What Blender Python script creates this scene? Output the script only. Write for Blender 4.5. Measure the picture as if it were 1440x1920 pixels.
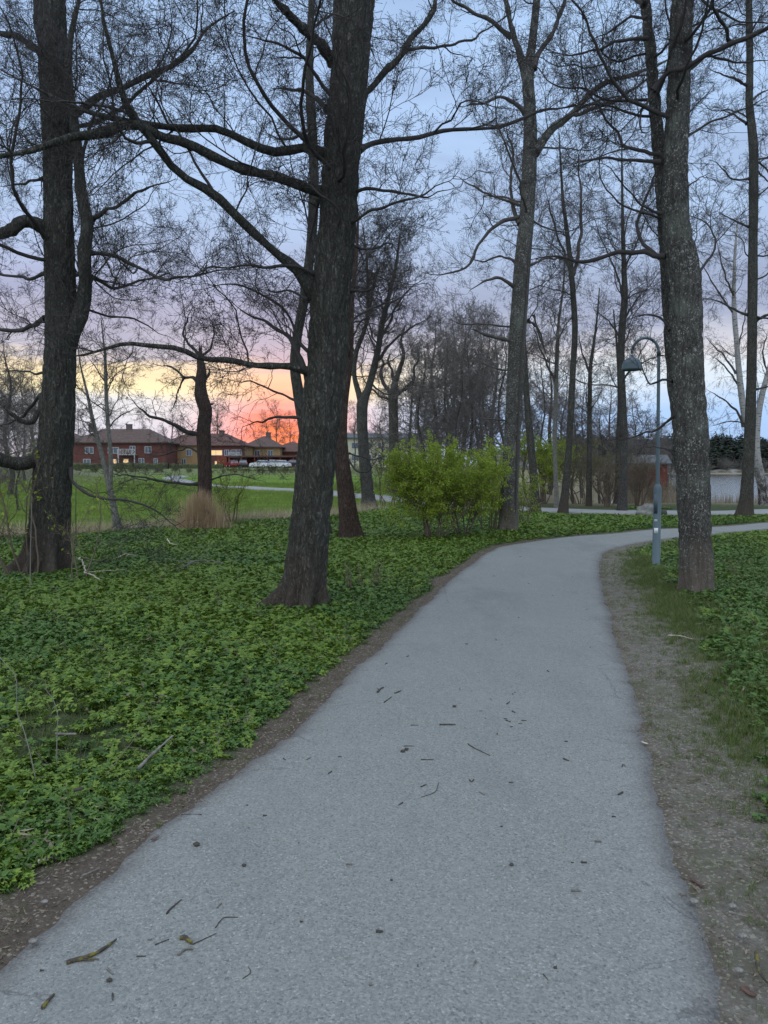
import bpy, math, random
import numpy as np
R = math.radians
for o in list(bpy.data.objects):
    bpy.data.objects.remove(o)
sc = bpy.context.scene
col = sc.collection
random.seed(7)

# ------------------------------------------------------------------ camera
CAMZ, FPX, PITCH = 1.65, 1400.0, math.atan(80 / 1400.0)
cd = bpy.data.cameras.new('camera')
cam = bpy.data.objects.new('camera', cd)
col.objects.link(cam)
cam.location = (0, 0, CAMZ)
cam.rotation_euler = (math.pi / 2 - PITCH, 0, 0)
cd.sensor_fit = 'VERTICAL'
cd.sensor_height = 24.0
cd.lens = 24.0 * FPX / 1920.0
cd.clip_start, cd.clip_end = 0.05, 5000
sc.camera = cam
sc.view_settings.view_transform = 'Standard'
sc.view_settings.look = 'None'
sc.view_settings.gamma = 1
sc.view_settings.exposure = 0.2
sc.cycles.max_bounces = 5
sc.cycles.diffuse_bounces = 3
sc.cycles.glossy_bounces = 2
sc.cycles.transparent_max_bounces = 4


# ------------------------------------------------------------------ node helper
class S:
    """a socket with arithmetic"""
    def __init__(s, nt, sock): s.nt, s.k = nt, sock
    def _m(s, op, b=None, c=None, rev=False):
        n = s.nt.nodes.new('ShaderNodeMath'); n.operation = op
        args = [s, b, c]
        if rev: args = [b, s, c]
        for i, a in enumerate(args):
            if a is None: continue
            if isinstance(a, S): s.nt.links.new(a.k, n.inputs[i])
            else: n.inputs[i].default_value = a
        return S(s.nt, n.outputs[0])
    def __add__(s, b): return s._m('ADD', b)
    __radd__ = __add__
    def __sub__(s, b): return s._m('SUBTRACT', b)
    def __rsub__(s, b): return s._m('SUBTRACT', b, rev=True)
    def __mul__(s, b): return s._m('MULTIPLY', b)
    __rmul__ = __mul__
    def __truediv__(s, b): return s._m('DIVIDE', b)
    def __pow__(s, b): return s._m('POWER', b)
    def f(s, op, b=None): return s._m(op, b)
    def clamp(s):
        n = s.nt.nodes.new('ShaderNodeClamp'); s.nt.links.new(s.k, n.inputs[0]); return S(s.nt, n.outputs[0])
    def step(s, a, b, lo=0.0, hi=1.0):
        n = s.nt.nodes.new('ShaderNodeMapRange'); n.interpolation_type = 'SMOOTHSTEP'
        s.nt.links.new(s.k, n.inputs[0])
        for i, v in zip((1, 2, 3, 4), (a, b, lo, hi)): n.inputs[i].default_value = v
        return S(s.nt, n.outputs[0])


class T:
    def __init__(s, nt): s.nt = nt
    def node(s, t, **kw):
        n = s.nt.nodes.new(t)
        for k, v in kw.items(): setattr(n, k, v)
        return n
    def link(s, a, b): s.nt.links.new(a.k if isinstance(a, S) else a, b)
    def setin(s, n, i, v):
        if isinstance(v, S): s.nt.links.new(v.k, n.inputs[i])
        elif v is not None:
            if isinstance(v, tuple) and len(v) == 3 and n.inputs[i].type == 'RGBA': v = v + (1,)
            n.inputs[i].default_value = v
    def coord(s, kind='Object'):
        return S(s.nt, s.node('ShaderNodeTexCoord').outputs[kind])
    def mapping(s, v, scale=(1, 1, 1), loc=(0, 0, 0), rot=(0, 0, 0)):
        n = s.node('ShaderNodeMapping'); s.link(v, n.inputs[0])
        n.inputs['Scale'].default_value = scale; n.inputs['Location'].default_value = loc
        n.inputs['Rotation'].default_value = rot
        return S(s.nt, n.outputs[0])
    def noise(s, v, scale, detail=4, rough=0.55, out=0, dist=0.0):
        n = s.node('ShaderNodeTexNoise'); s.link(v, n.inputs['Vector'])
        n.inputs['Scale'].default_value = scale; n.inputs['Detail'].default_value = detail
        n.inputs['Roughness'].default_value = rough; n.inputs['Distortion'].default_value = dist
        return S(s.nt, n.outputs[out])
    def voro(s, v, scale, feature='F1', out='Distance', rnd=1.0):
        n = s.node('ShaderNodeTexVoronoi', feature=feature); s.link(v, n.inputs['Vector'])
        n.inputs['Scale'].default_value = scale; n.inputs['Randomness'].default_value = rnd
        return S(s.nt, n.outputs[out])
    def ramp(s, f, stops, interp='LINEAR'):
        n = s.node('ShaderNodeValToRGB'); s.link(f, n.inputs[0])
        cr = n.color_ramp; cr.interpolation = interp
        while len(cr.elements) < len(stops): cr.elements.new(0.5)
        for e, (p, c) in zip(cr.elements, stops):
            e.position = p; e.color = tuple(c) + (1,) if len(c) == 3 else c
        return S(s.nt, n.outputs[0])
    def mix(s, f, a, b, mode='MIX'):
        n = s.node('ShaderNodeMix', data_type='RGBA', blend_type=mode)
        s.setin(n, 0, f); s.setin(n, 6, a); s.setin(n, 7, b)
        return S(s.nt, n.outputs[2])
    def attr(s, name, out='Fac'):
        n = s.node('ShaderNodeAttribute'); n.attribute_name = name
        return S(s.nt, n.outputs[out])
    def rnd(s):
        return S(s.nt, s.node('ShaderNodeObjectInfo').outputs['Random'])
    def sep(s, v):
        n = s.node('ShaderNodeSeparateXYZ'); s.link(v, n.inputs[0])
        return [S(s.nt, n.outputs[i]) for i in range(3)]
    def comb(s, x, y, z):
        n = s.node('ShaderNodeCombineXYZ')
        for i, v in enumerate((x, y, z)): s.setin(n, i, v)
        return S(s.nt, n.outputs[0])


def srgb(r, g, b):
    f = lambda c: c / 12.92 if c <= 0.04045 else ((c + 0.055) / 1.055) ** 2.4
    return (f(r / 255), f(g / 255), f(b / 255))


MATS = {}
def material(name, fn, rough=0.8, spec=0.3):
    m = bpy.data.materials.new(name); m.use_nodes = True
    nt = m.node_tree; t = T(nt); b = nt.nodes['Principled BSDF']
    b.inputs['Roughness'].default_value = rough
    b.inputs['Specular IOR Level'].default_value = spec
    r = fn(t, b)
    if r is not None: t.link(r, b.inputs['Base Color'])
    MATS[name] = m
    return m
def bump(t, b, h, strength, dist):
    n = t.node('ShaderNodeBump'); t.link(h, n.inputs['Height'])
    n.inputs['Strength'].default_value = strength; n.inputs['Distance'].default_value = dist
    t.link(n.outputs[0], b.inputs['Normal'])


# ------------------------------------------------------------------ sky and light
SUN_AZ = math.atan((545 - 720) / FPX)                  # the sunset glow behind the houses
w = bpy.data.worlds.new('World'); sc.world = w; w.use_nodes = True
wt = T(w.node_tree); w.node_tree.nodes.clear()
gen = wt.coord('Generated')
dx, dy, dz = wt.sep(gen)
elev = dz.f('ARCSINE') * (180 / math.pi)
az = (dx.f('ARCTAN2', dy) - SUN_AZ) * (180 / math.pi)
az2 = az.f('ABSOLUTE')
inv = 1.0 / 1.0
cl = wt.comb(dx / (dz.f('MAXIMUM', 0.0) + 0.10), dy / (dz.f('MAXIMUM', 0.0) + 0.10), 0.0)
n1 = wt.noise(wt.mapping(cl, (0.55, 1.0, 1), (3.1, 1.7, 0)), 0.9, 6, 0.55, dist=0.3)
n2 = wt.noise(wt.mapping(cl, (0.8, 1.5, 1), (9.1, 4.7, 2)), 2.3, 5, 0.6)
cloud = (n1 * 0.7 + n2 * 0.3).step(0.38, 0.62)
e = (elev + ((n1 - 0.5) * 7.0 + (n2 - 0.5) * 5.0) * elev.step(3.0, 12.0, 0.25, 1.0)) / 90.0
d = 1 / 90.0
cool = wt.ramp(e, [(0.0, srgb(150, 180, 222)), (4.0 * d, srgb(164, 196, 236)), (6.8 * d, srgb(214, 224, 234)),
                   (8.8 * d, srgb(214, 212, 218)), (11.5 * d, srgb(160, 168, 192)), (16 * d, srgb(152, 168, 198)),
                   (23 * d, srgb(154, 178, 214)), (32 * d, srgb(164, 196, 236)), (1.0, srgb(164, 196, 236))])
warm = wt.ramp(e, [(0.0, srgb(196, 176, 190)), (2.6 * d, srgb(204, 206, 222)), (4.8 * d, srgb(220, 222, 226)),
                   (5.9 * d, srgb(250, 234, 188)), (7.2 * d, srgb(244, 222, 182)), (8.4 * d, srgb(186, 182, 196)),
                   (12.0 * d, srgb(166, 164, 190)), (18 * d, srgb(154, 169, 200)), (25 * d, srgb(156, 182, 222)),
                   (32 * d, srgb(164, 196, 236)), (1.0, srgb(164, 196, 236))])
side = az.step(2, 15, 1.0, 0.0).f('MINIMUM', (az * -1.0).step(16, 38, 1.0, 0.0))
base = wt.mix(side, cool, warm)
# the red heart of the sunset: a low narrow glow
g = (((az + 0.6) / 5.4) ** 2.0 + ((elev - 2.0) / 4.9) ** 2.0) + (n2 - 0.5) * 0.8
glow = (g * -1.0).f('EXPONENT') * 1.0
base = wt.mix(glow.clamp(), base, wt.ramp(glow, [(0.0, srgb(236, 160, 168)), (0.45, srgb(255, 136, 126)), (0.8, srgb(255, 120, 96)), (1.0, srgb(255, 128, 84))]))
base = wt.mix((1.0 - cloud) * elev.step(9, 18) * 0.5, base, srgb(180, 210, 246))
base = wt.mix(cloud * elev.step(7, 14) * 0.42, base, srgb(136, 148, 176))
bg = wt.node('ShaderNodeBackground'); wt.link(base, bg.inputs[0]); bg.inputs[1].default_value = 1.06
sky = wt.node('ShaderNodeTexSky', sky_type='NISHITA', sun_disc=False)
sky.sun_elevation = R(2.0); sky.sun_rotation = SUN_AZ; sky.altitude = 20
bg2 = wt.node('ShaderNodeBackground'); wt.link(sky.outputs[0], bg2.inputs[0]); bg2.inputs[1].default_value = 0.004
add = wt.node('ShaderNodeAddShader')
w.node_tree.links.new(bg.outputs[0], add.inputs[0]); w.node_tree.links.new(bg2.outputs[0], add.inputs[1])
wo = wt.node('ShaderNodeOutputWorld'); w.node_tree.links.new(add.outputs[0], wo.inputs[0])
# the overcast's own soft light: one very wide sun, no cast shadows to be seen in the photograph
sl = bpy.data.lights.new('sun', 'SUN'); sl.energy = 1.5; sl.angle = R(120); sl.color = (1.0, 0.985, 0.86)
sun = bpy.data.objects.new('sun', sl); col.objects.link(sun)
sun.location = (0, -5, 30); sun.rotation_euler = (R(28), 0, R(-20))


# ------------------------------------------------------------------ numpy tools
def hash3(i, j, k, seed):
    h = (i * 374761393 + j * 668265263 + k * 2147483647 + seed * 1274126177) & 0xFFFFFFFF
    h = ((h ^ (h >> 13)) * 1274126177) & 0xFFFFFFFF
    return ((h ^ (h >> 16)) & 0xFFFF) / 65535.0
def vnoise(p, seed=0):
    p = np.asarray(p, float); i = np.floor(p).astype(np.int64); f = p - i; f = f * f * (3 - 2 * f)
    r = 0
    for a in (0, 1):
        for b in (0, 1):
            for c in (0, 1):
                wgt = (f[..., 0] if a else 1 - f[..., 0]) * (f[..., 1] if b else 1 - f[..., 1]) * (f[..., 2] if c else 1 - f[..., 2])
                r = r + wgt * hash3(i[..., 0] + a, i[..., 1] + b, i[..., 2] + c, seed)
    return r * 2 - 1
def fbm(p, seed=0, oct=3):
    r, a = 0, 1.0
    for k in range(oct):
        r = r + a * vnoise(p * (2 ** k), seed + k); a *= 0.5
    return r
def n2d(x, y, s, seed=0, oct=3):
    return fbm(np.stack([x * s, y * s, np.zeros_like(x) + 0.37], -1), seed, oct)
def sst(a, b, x):
    t = np.clip((x - a) / (b - a), 0, 1); return t * t * (3 - 2 * t)

CP, SP = math.cos(PITCH), math.sin(PITCH)
def ray(px, py):
    dx, dy = (px - 720) / FPX, (960 - py) / FPX
    return np.array([dx, CP + dy * SP, -SP + dy * CP])
def at(px, py, d):
    """the world point seen towards this picture point at a depth of d metres"""
    v = ray(px, py); return np.array([0, 0, CAMZ]) + v * (d / v[1])
def project(P):
    q = P - np.array([0, 0, CAMZ]); yy = q[..., 1] * CP - q[..., 2] * SP; zz = q[..., 1] * SP + q[..., 2] * CP
    yy = np.where(yy < 0.05, 0.05, yy)
    return 720 + FPX * q[..., 0] / yy, 960 - FPX * zz / yy, yy

def edge_y(x): return np.clip(24 + 1.2 * (x + 4), 14.5, 30)
def shore_x(y): return 16.5 + (y - 46) * 0.362
def hgt(x, y):
    x = np.asarray(x, float); y = np.asarray(y, float)
    q = x / np.maximum(y, 1.0)
    z = 2.1 * np.clip((y - 30) / 120, 0, 1.35) * (1 - sst(0.08, 0.30, q))
    s = np.minimum(y - 45.5, (x - shore_x(y)) * 0.9)
    z = z - 1.7 * sst(-11, 4, s) * sst(30, 46, y)
    z = z + 1.25 * np.exp(-(((x + 30) / 7.5) ** 2 + ((y - 62) / 7) ** 2))
    z = z + 0.9 * np.exp(-(((x + 60) / 18) ** 2 + ((y - 75) / 14) ** 2))
    z = z - 0.22 * np.exp(-((y - edge_y(x) - 0.6) / 0.8) ** 2) * sst(0.0, -3.0, x)      # a shallow ditch at the meadow's edge
    z = z + 0.05 * np.sin(x * 0.7 + 1) * np.sin(y * 0.5) * sst(4, 14, np.abs(y))
    return z
def ground(px, py):
    v = ray(px, py); c = np.array([0, 0, CAMZ]); t = max(1.0, CAMZ / max(-v[2], 1e-3)); t = min(t, 400)
    if True:
        lo, hi = 0.5, 600.0
        ts = np.concatenate([np.linspace(0.5, 60, 2000), np.linspace(60, 600, 3000)])
        P = c + ts[:, None] * v
        below = P[:, 2] < hgt(P[:, 0], P[:, 1])
        i = np.argmax(below) if below.any() else len(ts) - 1
        t = ts[i]
    return c + v * t

def link(o, parent=None):
    col.objects.link(o)
    if parent is not None: o.parent = parent
    return o
def tag(o, label=None, cat=None, group=None, kind=None):
    if label: o['label'] = label
    if cat: o['category'] = cat
    if group: o['group'] = group
    if kind: o['kind'] = kind
    return o
def empty(name, loc, label, cat, group=None, rz=0.0):
    o = bpy.data.objects.new(name, None); link(o)
    o.location = [float(v) for v in loc]; o.rotation_euler = (0, 0, rz); o.empty_display_size = 0.2
    return tag(o, label, cat, group)
NTRI = [0]
def mesh(name, V, faces, mat, parent=None, smooth=True, loc=None, attrs=None):
    """faces: list of int arrays (n,3) or (n,4)"""
    if not isinstance(faces, list): faces = [faces]
    V = np.asarray(V, np.float32).reshape(-1, 3)
    if loc is not None: V = V - np.asarray(loc, np.float32)
    me = bpy.data.meshes.new(name)
    me.vertices.add(len(V)); me.vertices.foreach_set('co', V.ravel())
    idx, starts, tot, pos = [], [], [], 0
    for f in faces:
        f = np.asarray(f, np.int32)
        if f.size == 0: continue
        n, k = f.shape
        idx.append(f.ravel()); starts.append(pos + np.arange(n) * k); tot.append(np.full(n, k)); pos += n * k
        NTRI[0] += n * (k - 2)
    idx = np.concatenate(idx); starts = np.concatenate(starts); tot = np.concatenate(tot)
    me.loops.add(len(idx)); me.loops.foreach_set('vertex_index', idx.astype(np.int32))
    me.polygons.add(len(starts)); me.polygons.foreach_set('loop_start', starts.astype(np.int32))
    me.polygons.foreach_set('loop_total', tot.astype(np.int32))
    me.polygons.foreach_set('use_smooth', np.full(len(starts), smooth, bool))
    for k, a in (attrs or {}).items():
        at_ = me.attributes.new(k, 'FLOAT', 'POINT'); at_.data.foreach_set('value', np.asarray(a, np.float32).ravel())
    me.update(calc_edges=True); me.validate()
    if mat is not None: me.materials.append(MATS[mat] if isinstance(mat, str) else mat)
    o = bpy.data.objects.new(name, me); link(o, parent)
    if loc is not None and parent is None: o.location = [float(v) for v in loc]
    return o

def catmull(P, n):
    P = np.asarray(P, float)
    if len(P) < 3:
        t = np.linspace(0, 1, n)[:, None]; return P[0] * (1 - t) + P[-1] * t
    Q = np.vstack([2 * P[0] - P[1], P, 2 * P[-1] - P[-2]])
    seg = np.linalg.norm(np.diff(P[:, :3], axis=0), axis=1); cum = np.concatenate([[0], np.cumsum(seg)])
    s = np.linspace(0, cum[-1], n); i = np.clip(np.searchsorted(cum, s, 'right') - 1, 0, len(P) - 2)
    t = ((s - cum[i]) / np.maximum(seg[i], 1e-9))[:, None]
    p0, p1, p2, p3 = Q[i], Q[i + 1], Q[i + 2], Q[i + 3]
    return 0.5 * (2 * p1 + (p2 - p0) * t + (2 * p0 - 5 * p1 + 4 * p2 - p3) * t ** 2 + (3 * p1 - p0 - 3 * p2 + p3) * t ** 3)

def nrm(v): return v / np.maximum(np.linalg.norm(v, axis=-1, keepdims=True), 1e-9)

def tubes(P, Rr, sides):
    """P (N,S,3), Rr (N,S) -> verts, quads"""
    N, Sg, _ = P.shape
    Tn = nrm(np.gradient(P, axis=1))
    mean = nrm(P[:, -1] - P[:, 0])
    ref = np.where(np.abs(mean[:, 2:3]) > 0.8, np.array([[1.0, 0, 0]]), np.array([[0, 0, 1.0]]))
    U = nrm(np.cross(Tn, ref[:, None, :])); W = np.cross(Tn, U)
    a = np.arange(sides) * 2 * math.pi / sides
    V = P[:, :, None, :] + Rr[:, :, None, None] * (np.cos(a)[None, None, :, None] * U[:, :, None, :] + np.sin(a)[None, None, :, None] * W[:, :, None, :])
    b = np.arange(N)[:, None, None] * Sg * sides + np.arange(Sg - 1)[None, :, None] * sides
    k = np.arange(sides)[None, None, :]; k2 = (k + 1) % sides
    F = np.stack([b + k, b + k2, b + sides + k2, b + sides + k], -1).reshape(-1, 4)
    return V.reshape(-1, 3), F

class Geo:
    def __init__(s): s.V, s.F, s.n = [], [], 0
    def add(s, V, F):
        V = np.asarray(V, float).reshape(-1, 3)
        for f in (F if isinstance(F, list) else [F]): s.F.append(np.asarray(f) + s.n)
        s.V.append(V); s.n += len(V)
    def box(s, x0, x1, y0, y1, z0, z1):
        V = [(x, y, z) for x in (x0, x1) for y in (y0, y1) for z in (z0, z1)]
        s.add(V, np.array([[0, 1, 3, 2], [4, 6, 7, 5], [0, 4, 5, 1], [2, 3, 7, 6], [0, 2, 6, 4], [1, 5, 7, 3]]))
    def tube(s, pts, r, sides=8, n=None):
        pts = np.asarray(pts, float)
        if n: pts = catmull(pts, n)
        r = np.interp(np.linspace(0, 1, len(pts)), np.linspace(0, 1, len(np.atleast_1d(r))), np.atleast_1d(r)) if np.size(r) > 1 else np.full(len(pts), float(r))
        V, F = tubes(pts[None], r[None], sides); s.add(V, F)
        for ring, rev in ((0, True), (len(pts) - 1, False)):      # end caps
            m = V.reshape(len(pts), sides, 3)[ring]
            c = m.mean(0); k = np.arange(sides)
            f = np.stack([np.full(sides, sides), k, (k + 1) % sides], -1)
            s.add(np.vstack([m, c]), f[:, ::-1] if rev else f)
    def lathe(s, prof, sides=24, c=(0, 0, 0)):
        prof = np.asarray(prof, float); a = np.arange(sides) * 2 * math.pi / sides
        V = np.stack([prof[:, 0:1] * np.cos(a) + c[0], prof[:, 0:1] * np.sin(a) + c[1], np.repeat(prof[:, 1:2] + c[2], sides, 1)], -1)
        n = len(prof); b = np.arange(n - 1)[:, None] * sides; k = np.arange(sides)[None]
        s.add(V.reshape(-1, 3), np.stack([b + k, b + (k + 1) % sides, b + sides + (k + 1) % sides, b + sides + k], -1).reshape(-1, 4))
    def build(s, name, mat, parent=None, smooth=True, **kw):
        q = [f for f in s.F if f.shape[1] == 4]; t = [f for f in s.F if f.shape[1] == 3]
        fs = ([np.concatenate(q)] if q else []) + ([np.concatenate(t)] if t else [])
        return mesh(name, np.concatenate(s.V), fs, mat, parent, smooth, **kw)

# ------------------------------------------------------------------ materials
def bark(name, c0, c1, c2, lichen=None, lich_amt=0.5, plate=9.0, base_tint=None, bs=0.9):
    def fn(t, b):
        o = t.coord('Object')
        wv = t.noise(t.mapping(o, (plate * 2.0, plate * 2.0, plate * 0.62)), 1.0, 5, 0.62, dist=0.8)
        wv2 = t.noise(t.mapping(o, (plate * 4.0, plate * 4.0, plate * 1.7), (4, 2, 7)), 1.0, 5, 0.65, dist=0.6)
        r1 = ((wv - 0.5).f('ABSOLUTE')).step(0.0, 0.075); r2 = ((wv2 - 0.5).f('ABSOLUTE')).step(0.0, 0.085)
        fine = t.noise(t.mapping(o, (34, 34, 12)), 1.0, 6, 0.72)
        big = t.noise(o, 2.2, 4, 0.6)
        ridge = r1 * (r2 * 0.6 + 0.4)
        colr = t.ramp(fine * 0.65 + big * 0.35, [(0.30, c0), (0.5, c1), (0.72, c2)])
        colr = t.mix((1.0 - ridge) * 0.75, colr, tuple(v * 0.30 for v in c0))
        if lichen:
            sp = (t.noise(t.mapping(o, (1, 1, 0.75)), 52, 3, 0.6, dist=0.5) * 0.75 + t.noise(o, 7, 4, 0.7) * 0.25).step(0.55, 0.63)
            colr = t.mix(sp * lich_amt, colr, lichen)
            gr = t.noise(o, 1.6, 5, 0.7).step(0.5, 0.66)
            colr = t.mix(gr * lich_amt * 0.45, colr, (lichen[0] * 0.5, lichen[1] * 0.55, lichen[2] * 0.5))
        if base_tint:
            zz = t.sep(o)[2]
            k = (zz + (big - 0.5) * 1.2).step(0.0, 0.9, 0.65, 0.0)
            colr = t.mix(k, colr, base_tint)
        bump(t, b, ridge * 0.8 + fine * 0.5, bs, 0.02)
        return colr
    material(name, fn, 0.9, 0.15)
bark('bark_dark', (0.072, 0.067, 0.057), (0.136, 0.128, 0.110), (0.21, 0.20, 0.172), (0.20, 0.22, 0.165), 0.3, 10, (0.12, 0.092, 0.074), 1.0)
bark('bark_mid', (0.075, 0.07, 0.064), (0.13, 0.12, 0.11), (0.20, 0.19, 0.175), (0.24, 0.26, 0.21), 0.4, 10)
bark('bark_lichen', (0.075, 0.069, 0.061), (0.128, 0.119, 0.106), (0.19, 0.178, 0.158), (0.42, 0.42, 0.38), 0.85, 13, (0.18, 0.145, 0.115), 0.6)
bark('bark_brown', (0.085, 0.058, 0.048), (0.13, 0.090, 0.074), (0.19, 0.14, 0.12), None, 0, 9)
bark('bark_pale', (0.16, 0.15, 0.13), (0.26, 0.25, 0.22), (0.36, 0.35, 0.31), (0.3, 0.32, 0.26), 0.3, 14, None, 0.4)
def _birch(t, b):
    o = t.coord('Object')
    m = t.noise(t.mapping(o, (5, 5, 26)), 1.0, 4, 0.65).step(0.55, 0.62)
    lo = t.sep(o)[2].step(0.6, 2.8, 1, 0) * t.noise(t.mapping(o, (6, 6, 3)), 1.5, 4, 0.7).step(0.35, 0.55)
    k = m.f('MAXIMUM', lo)
    return t.mix(k, (0.36, 0.35, 0.335), (0.05, 0.045, 0.042))
material('bark_birch', _birch, 0.7, 0.2)
def flat(name, c, var=0.25, scale=6.0, rough=0.8, spec=0.3, coord='Object'):
    def fn(t, b):
        n = t.noise(t.coord(coord), scale, 4, 0.6)
        lo = tuple(v * (1 - var) for v in c); hi = tuple(min(v * (1 + var), 1) for v in c)
        return t.ramp(n, [(0.3, lo), (0.7, hi)])
    material(name, fn, rough, spec)
flat('twig_dark', (0.052, 0.045, 0.042), 0.3, 3)
flat('twig_mid', (0.080, 0.069, 0.062), 0.3, 3)
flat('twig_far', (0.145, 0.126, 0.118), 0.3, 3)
flat('twig_brown', (0.15, 0.115, 0.085), 0.3, 3)
flat('twig_pale', (0.24, 0.225, 0.19), 0.25, 3)
flat('twig_green', (0.13, 0.13, 0.055), 0.3, 3)
flat('stick_grey', (0.17, 0.155, 0.135), 0.45, 30)
flat('stick_dark', (0.065, 0.055, 0.048), 0.4, 40)
flat('stick_pale', (0.46, 0.40, 0.31), 0.3, 30)
def _moss(t, b):
    o = t.coord('Object'); n = t.noise(o, 22, 4, 0.7)
    return t.mix(n.step(0.48, 0.6), t.ramp(n, [(0.3, (0.05, 0.042, 0.036)), (0.7, (0.12, 0.105, 0.085))]), (0.19, 0.16, 0.035))
material('stick_moss', _moss, 0.9, 0.1)
flat('reddish_leaf', (0.105, 0.062, 0.046), 0.45, 60)
flat('pebble', (0.21, 0.195, 0.18), 0.45, 90)
flat('rock', (0.20, 0.20, 0.185), 0.45, 4)
flat('rock_dark', (0.055, 0.058, 0.05), 0.5, 5)

def leafmat(name, ca, cb, cc, rough=0.45, trans=0.15):
    def fn(t, b):
        r = t.rnd(); g = t.noise(t.coord('Object'), 6, 2)
        pn = t.node('ShaderNodeNewGeometry').outputs['Random Per Island']
        k = S(t.nt, pn) * 0.6 + r * 0.25 + g * 0.2
        c = t.ramp(k, [(0.15, ca), (0.5, cb), (0.9, cc)])
        nt = t.nt
        tr = t.node('ShaderNodeBsdfTranslucent'); t.link(c, tr.inputs[0])
        mx = t.node('ShaderNodeMixShader'); mx.inputs[0].default_value = trans
        nt.links.new(b.outputs[0], mx.inputs[1]); nt.links.new(tr.outputs[0], mx.inputs[2])
        nt.links.new(mx.outputs[0], nt.nodes['Material Output'].inputs[0])
        return c
    material(name, fn, rough, 0.4)
leafmat('leaf_cover', (0.040, 0.090, 0.016), (0.074, 0.150, 0.024), (0.13, 0.215, 0.036), 0.5)
leafmat('leaf_cover_light', (0.085, 0.15, 0.016), (0.14, 0.225, 0.024), (0.21, 0.29, 0.04), 0.5)
leafmat('leaf_bush', (0.19, 0.265, 0.028), (0.29, 0.375, 0.040), (0.39, 0.46, 0.06), 0.6, 0.45)
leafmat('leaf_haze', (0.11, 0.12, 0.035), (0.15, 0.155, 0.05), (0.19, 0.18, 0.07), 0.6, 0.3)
leafmat('grass_blade', (0.055, 0.095, 0.018), (0.10, 0.15, 0.028), (0.20, 0.19, 0.08), 0.5)
leafmat('grass_meadow', (0.10, 0.17, 0.022), (0.15, 0.225, 0.026), (0.24, 0.27, 0.05), 0.5)
leafmat('straw', (0.30, 0.24, 0.15), (0.44, 0.36, 0.24), (0.56, 0.48, 0.34), 0.7)
leafmat('straw_red', (0.36, 0.25, 0.15), (0.50, 0.36, 0.225), (0.62, 0.48, 0.32), 0.7)
leafmat('reed', (0.16, 0.125, 0.08), (0.25, 0.20, 0.13), (0.36, 0.30, 0.20), 0.7)
leafmat('litter', (0.05, 0.037, 0.028), (0.105, 0.078, 0.058), (0.27, 0.215, 0.155), 0.9, 0.0)
leafmat('conifer', (0.032, 0.045, 0.030), (0.048, 0.062, 0.042), (0.070, 0.082, 0.052), 0.7, 0.0)
leafmat('far_twigs', (0.075, 0.068, 0.066), (0.10, 0.092, 0.085), (0.12, 0.115, 0.09), 0.9, 0.0)

def _ground(t, b):
    o = t.coord('Object')
    eL, cov = t.attr('edge'), t.attr('cover')
    mead, bank, straw, right = t.attr('meadow'), t.attr('bank'), t.attr('straw'), t.attr('right')
    f1, f2, f3 = t.noise(o, 60, 5, 0.75), t.noise(o, 9, 5, 0.65), t.noise(o, 1.7, 4, 0.6)
    chips = t.voro(o, 95, out='Color')
    cz = t.sep(chips)[0]
    soil = t.ramp(f1 * 0.6 + f2 * 0.4, [(0.28, (0.058, 0.044, 0.034)), (0.5, (0.122, 0.097, 0.076)), (0.75, (0.23, 0.195, 0.155))])
    soil = t.mix(cz.step(0.86, 0.93) * 0.7, soil, (0.36, 0.31, 0.25))
    verge = t.ramp(f1 * 0.6 + f2 * 0.4, [(0.28, (0.082, 0.070, 0.056)), (0.5, (0.175, 0.156, 0.130)), (0.75, (0.33, 0.305, 0.262))])
    verge = t.mix(cz.step(0.80, 0.9) * 0.6, verge, (0.40, 0.36, 0.29))
    verge = t.mix((t.noise(o, 2.6, 5, 0.7).step(0.46, 0.62) * f1.step(0.35, 0.6)) * 0.45, verge, (0.085, 0.10, 0.038))
    soil = t.mix(right, soil, verge)
    green = t.ramp(f1 * 0.5 + f2 * 0.5, [(0.3, (0.030, 0.050, 0.018)), (0.6, (0.055, 0.088, 0.026)), (0.8, (0.10, 0.10, 0.05))])
    c = t.mix((cov * 1.3 + (f2 - 0.5) * 1.2 - 0.2).clamp() * 0.8, soil, green)
    mg = t.ramp(t.noise(t.mapping(o, (0.25, 1.2, 1)), 0.8, 5, 0.6) * 0.7 + f1 * 0.3,
                [(0.32, (0.080, 0.135, 0.030)), (0.5, (0.115, 0.185, 0.030)), (0.62, (0.17, 0.25, 0.03)), (0.78, (0.26, 0.26, 0.10))])
    c = t.mix(mead, c, mg)
    c = t.mix((straw * 1.4 + (f2 - 0.5) * 1.4 - 0.25).clamp() * 0.85, c, t.ramp(f1, [(0.3, (0.17, 0.135, 0.085)), (0.7, (0.34, 0.285, 0.19))]))
    c = t.mix(bank, c, t.ramp(f1 * 0.4 + f2 * 0.6, [(0.3, (0.11, 0.10, 0.07)), (0.5, (0.17, 0.15, 0.115)), (0.7, (0.23, 0.20, 0.17))]))
    bump(t, b, f1 + f2 * 0.8 + cz * 0.3, 0.7, 0.03)
    return c
material('ground', _ground, 0.95, 0.1)

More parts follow.
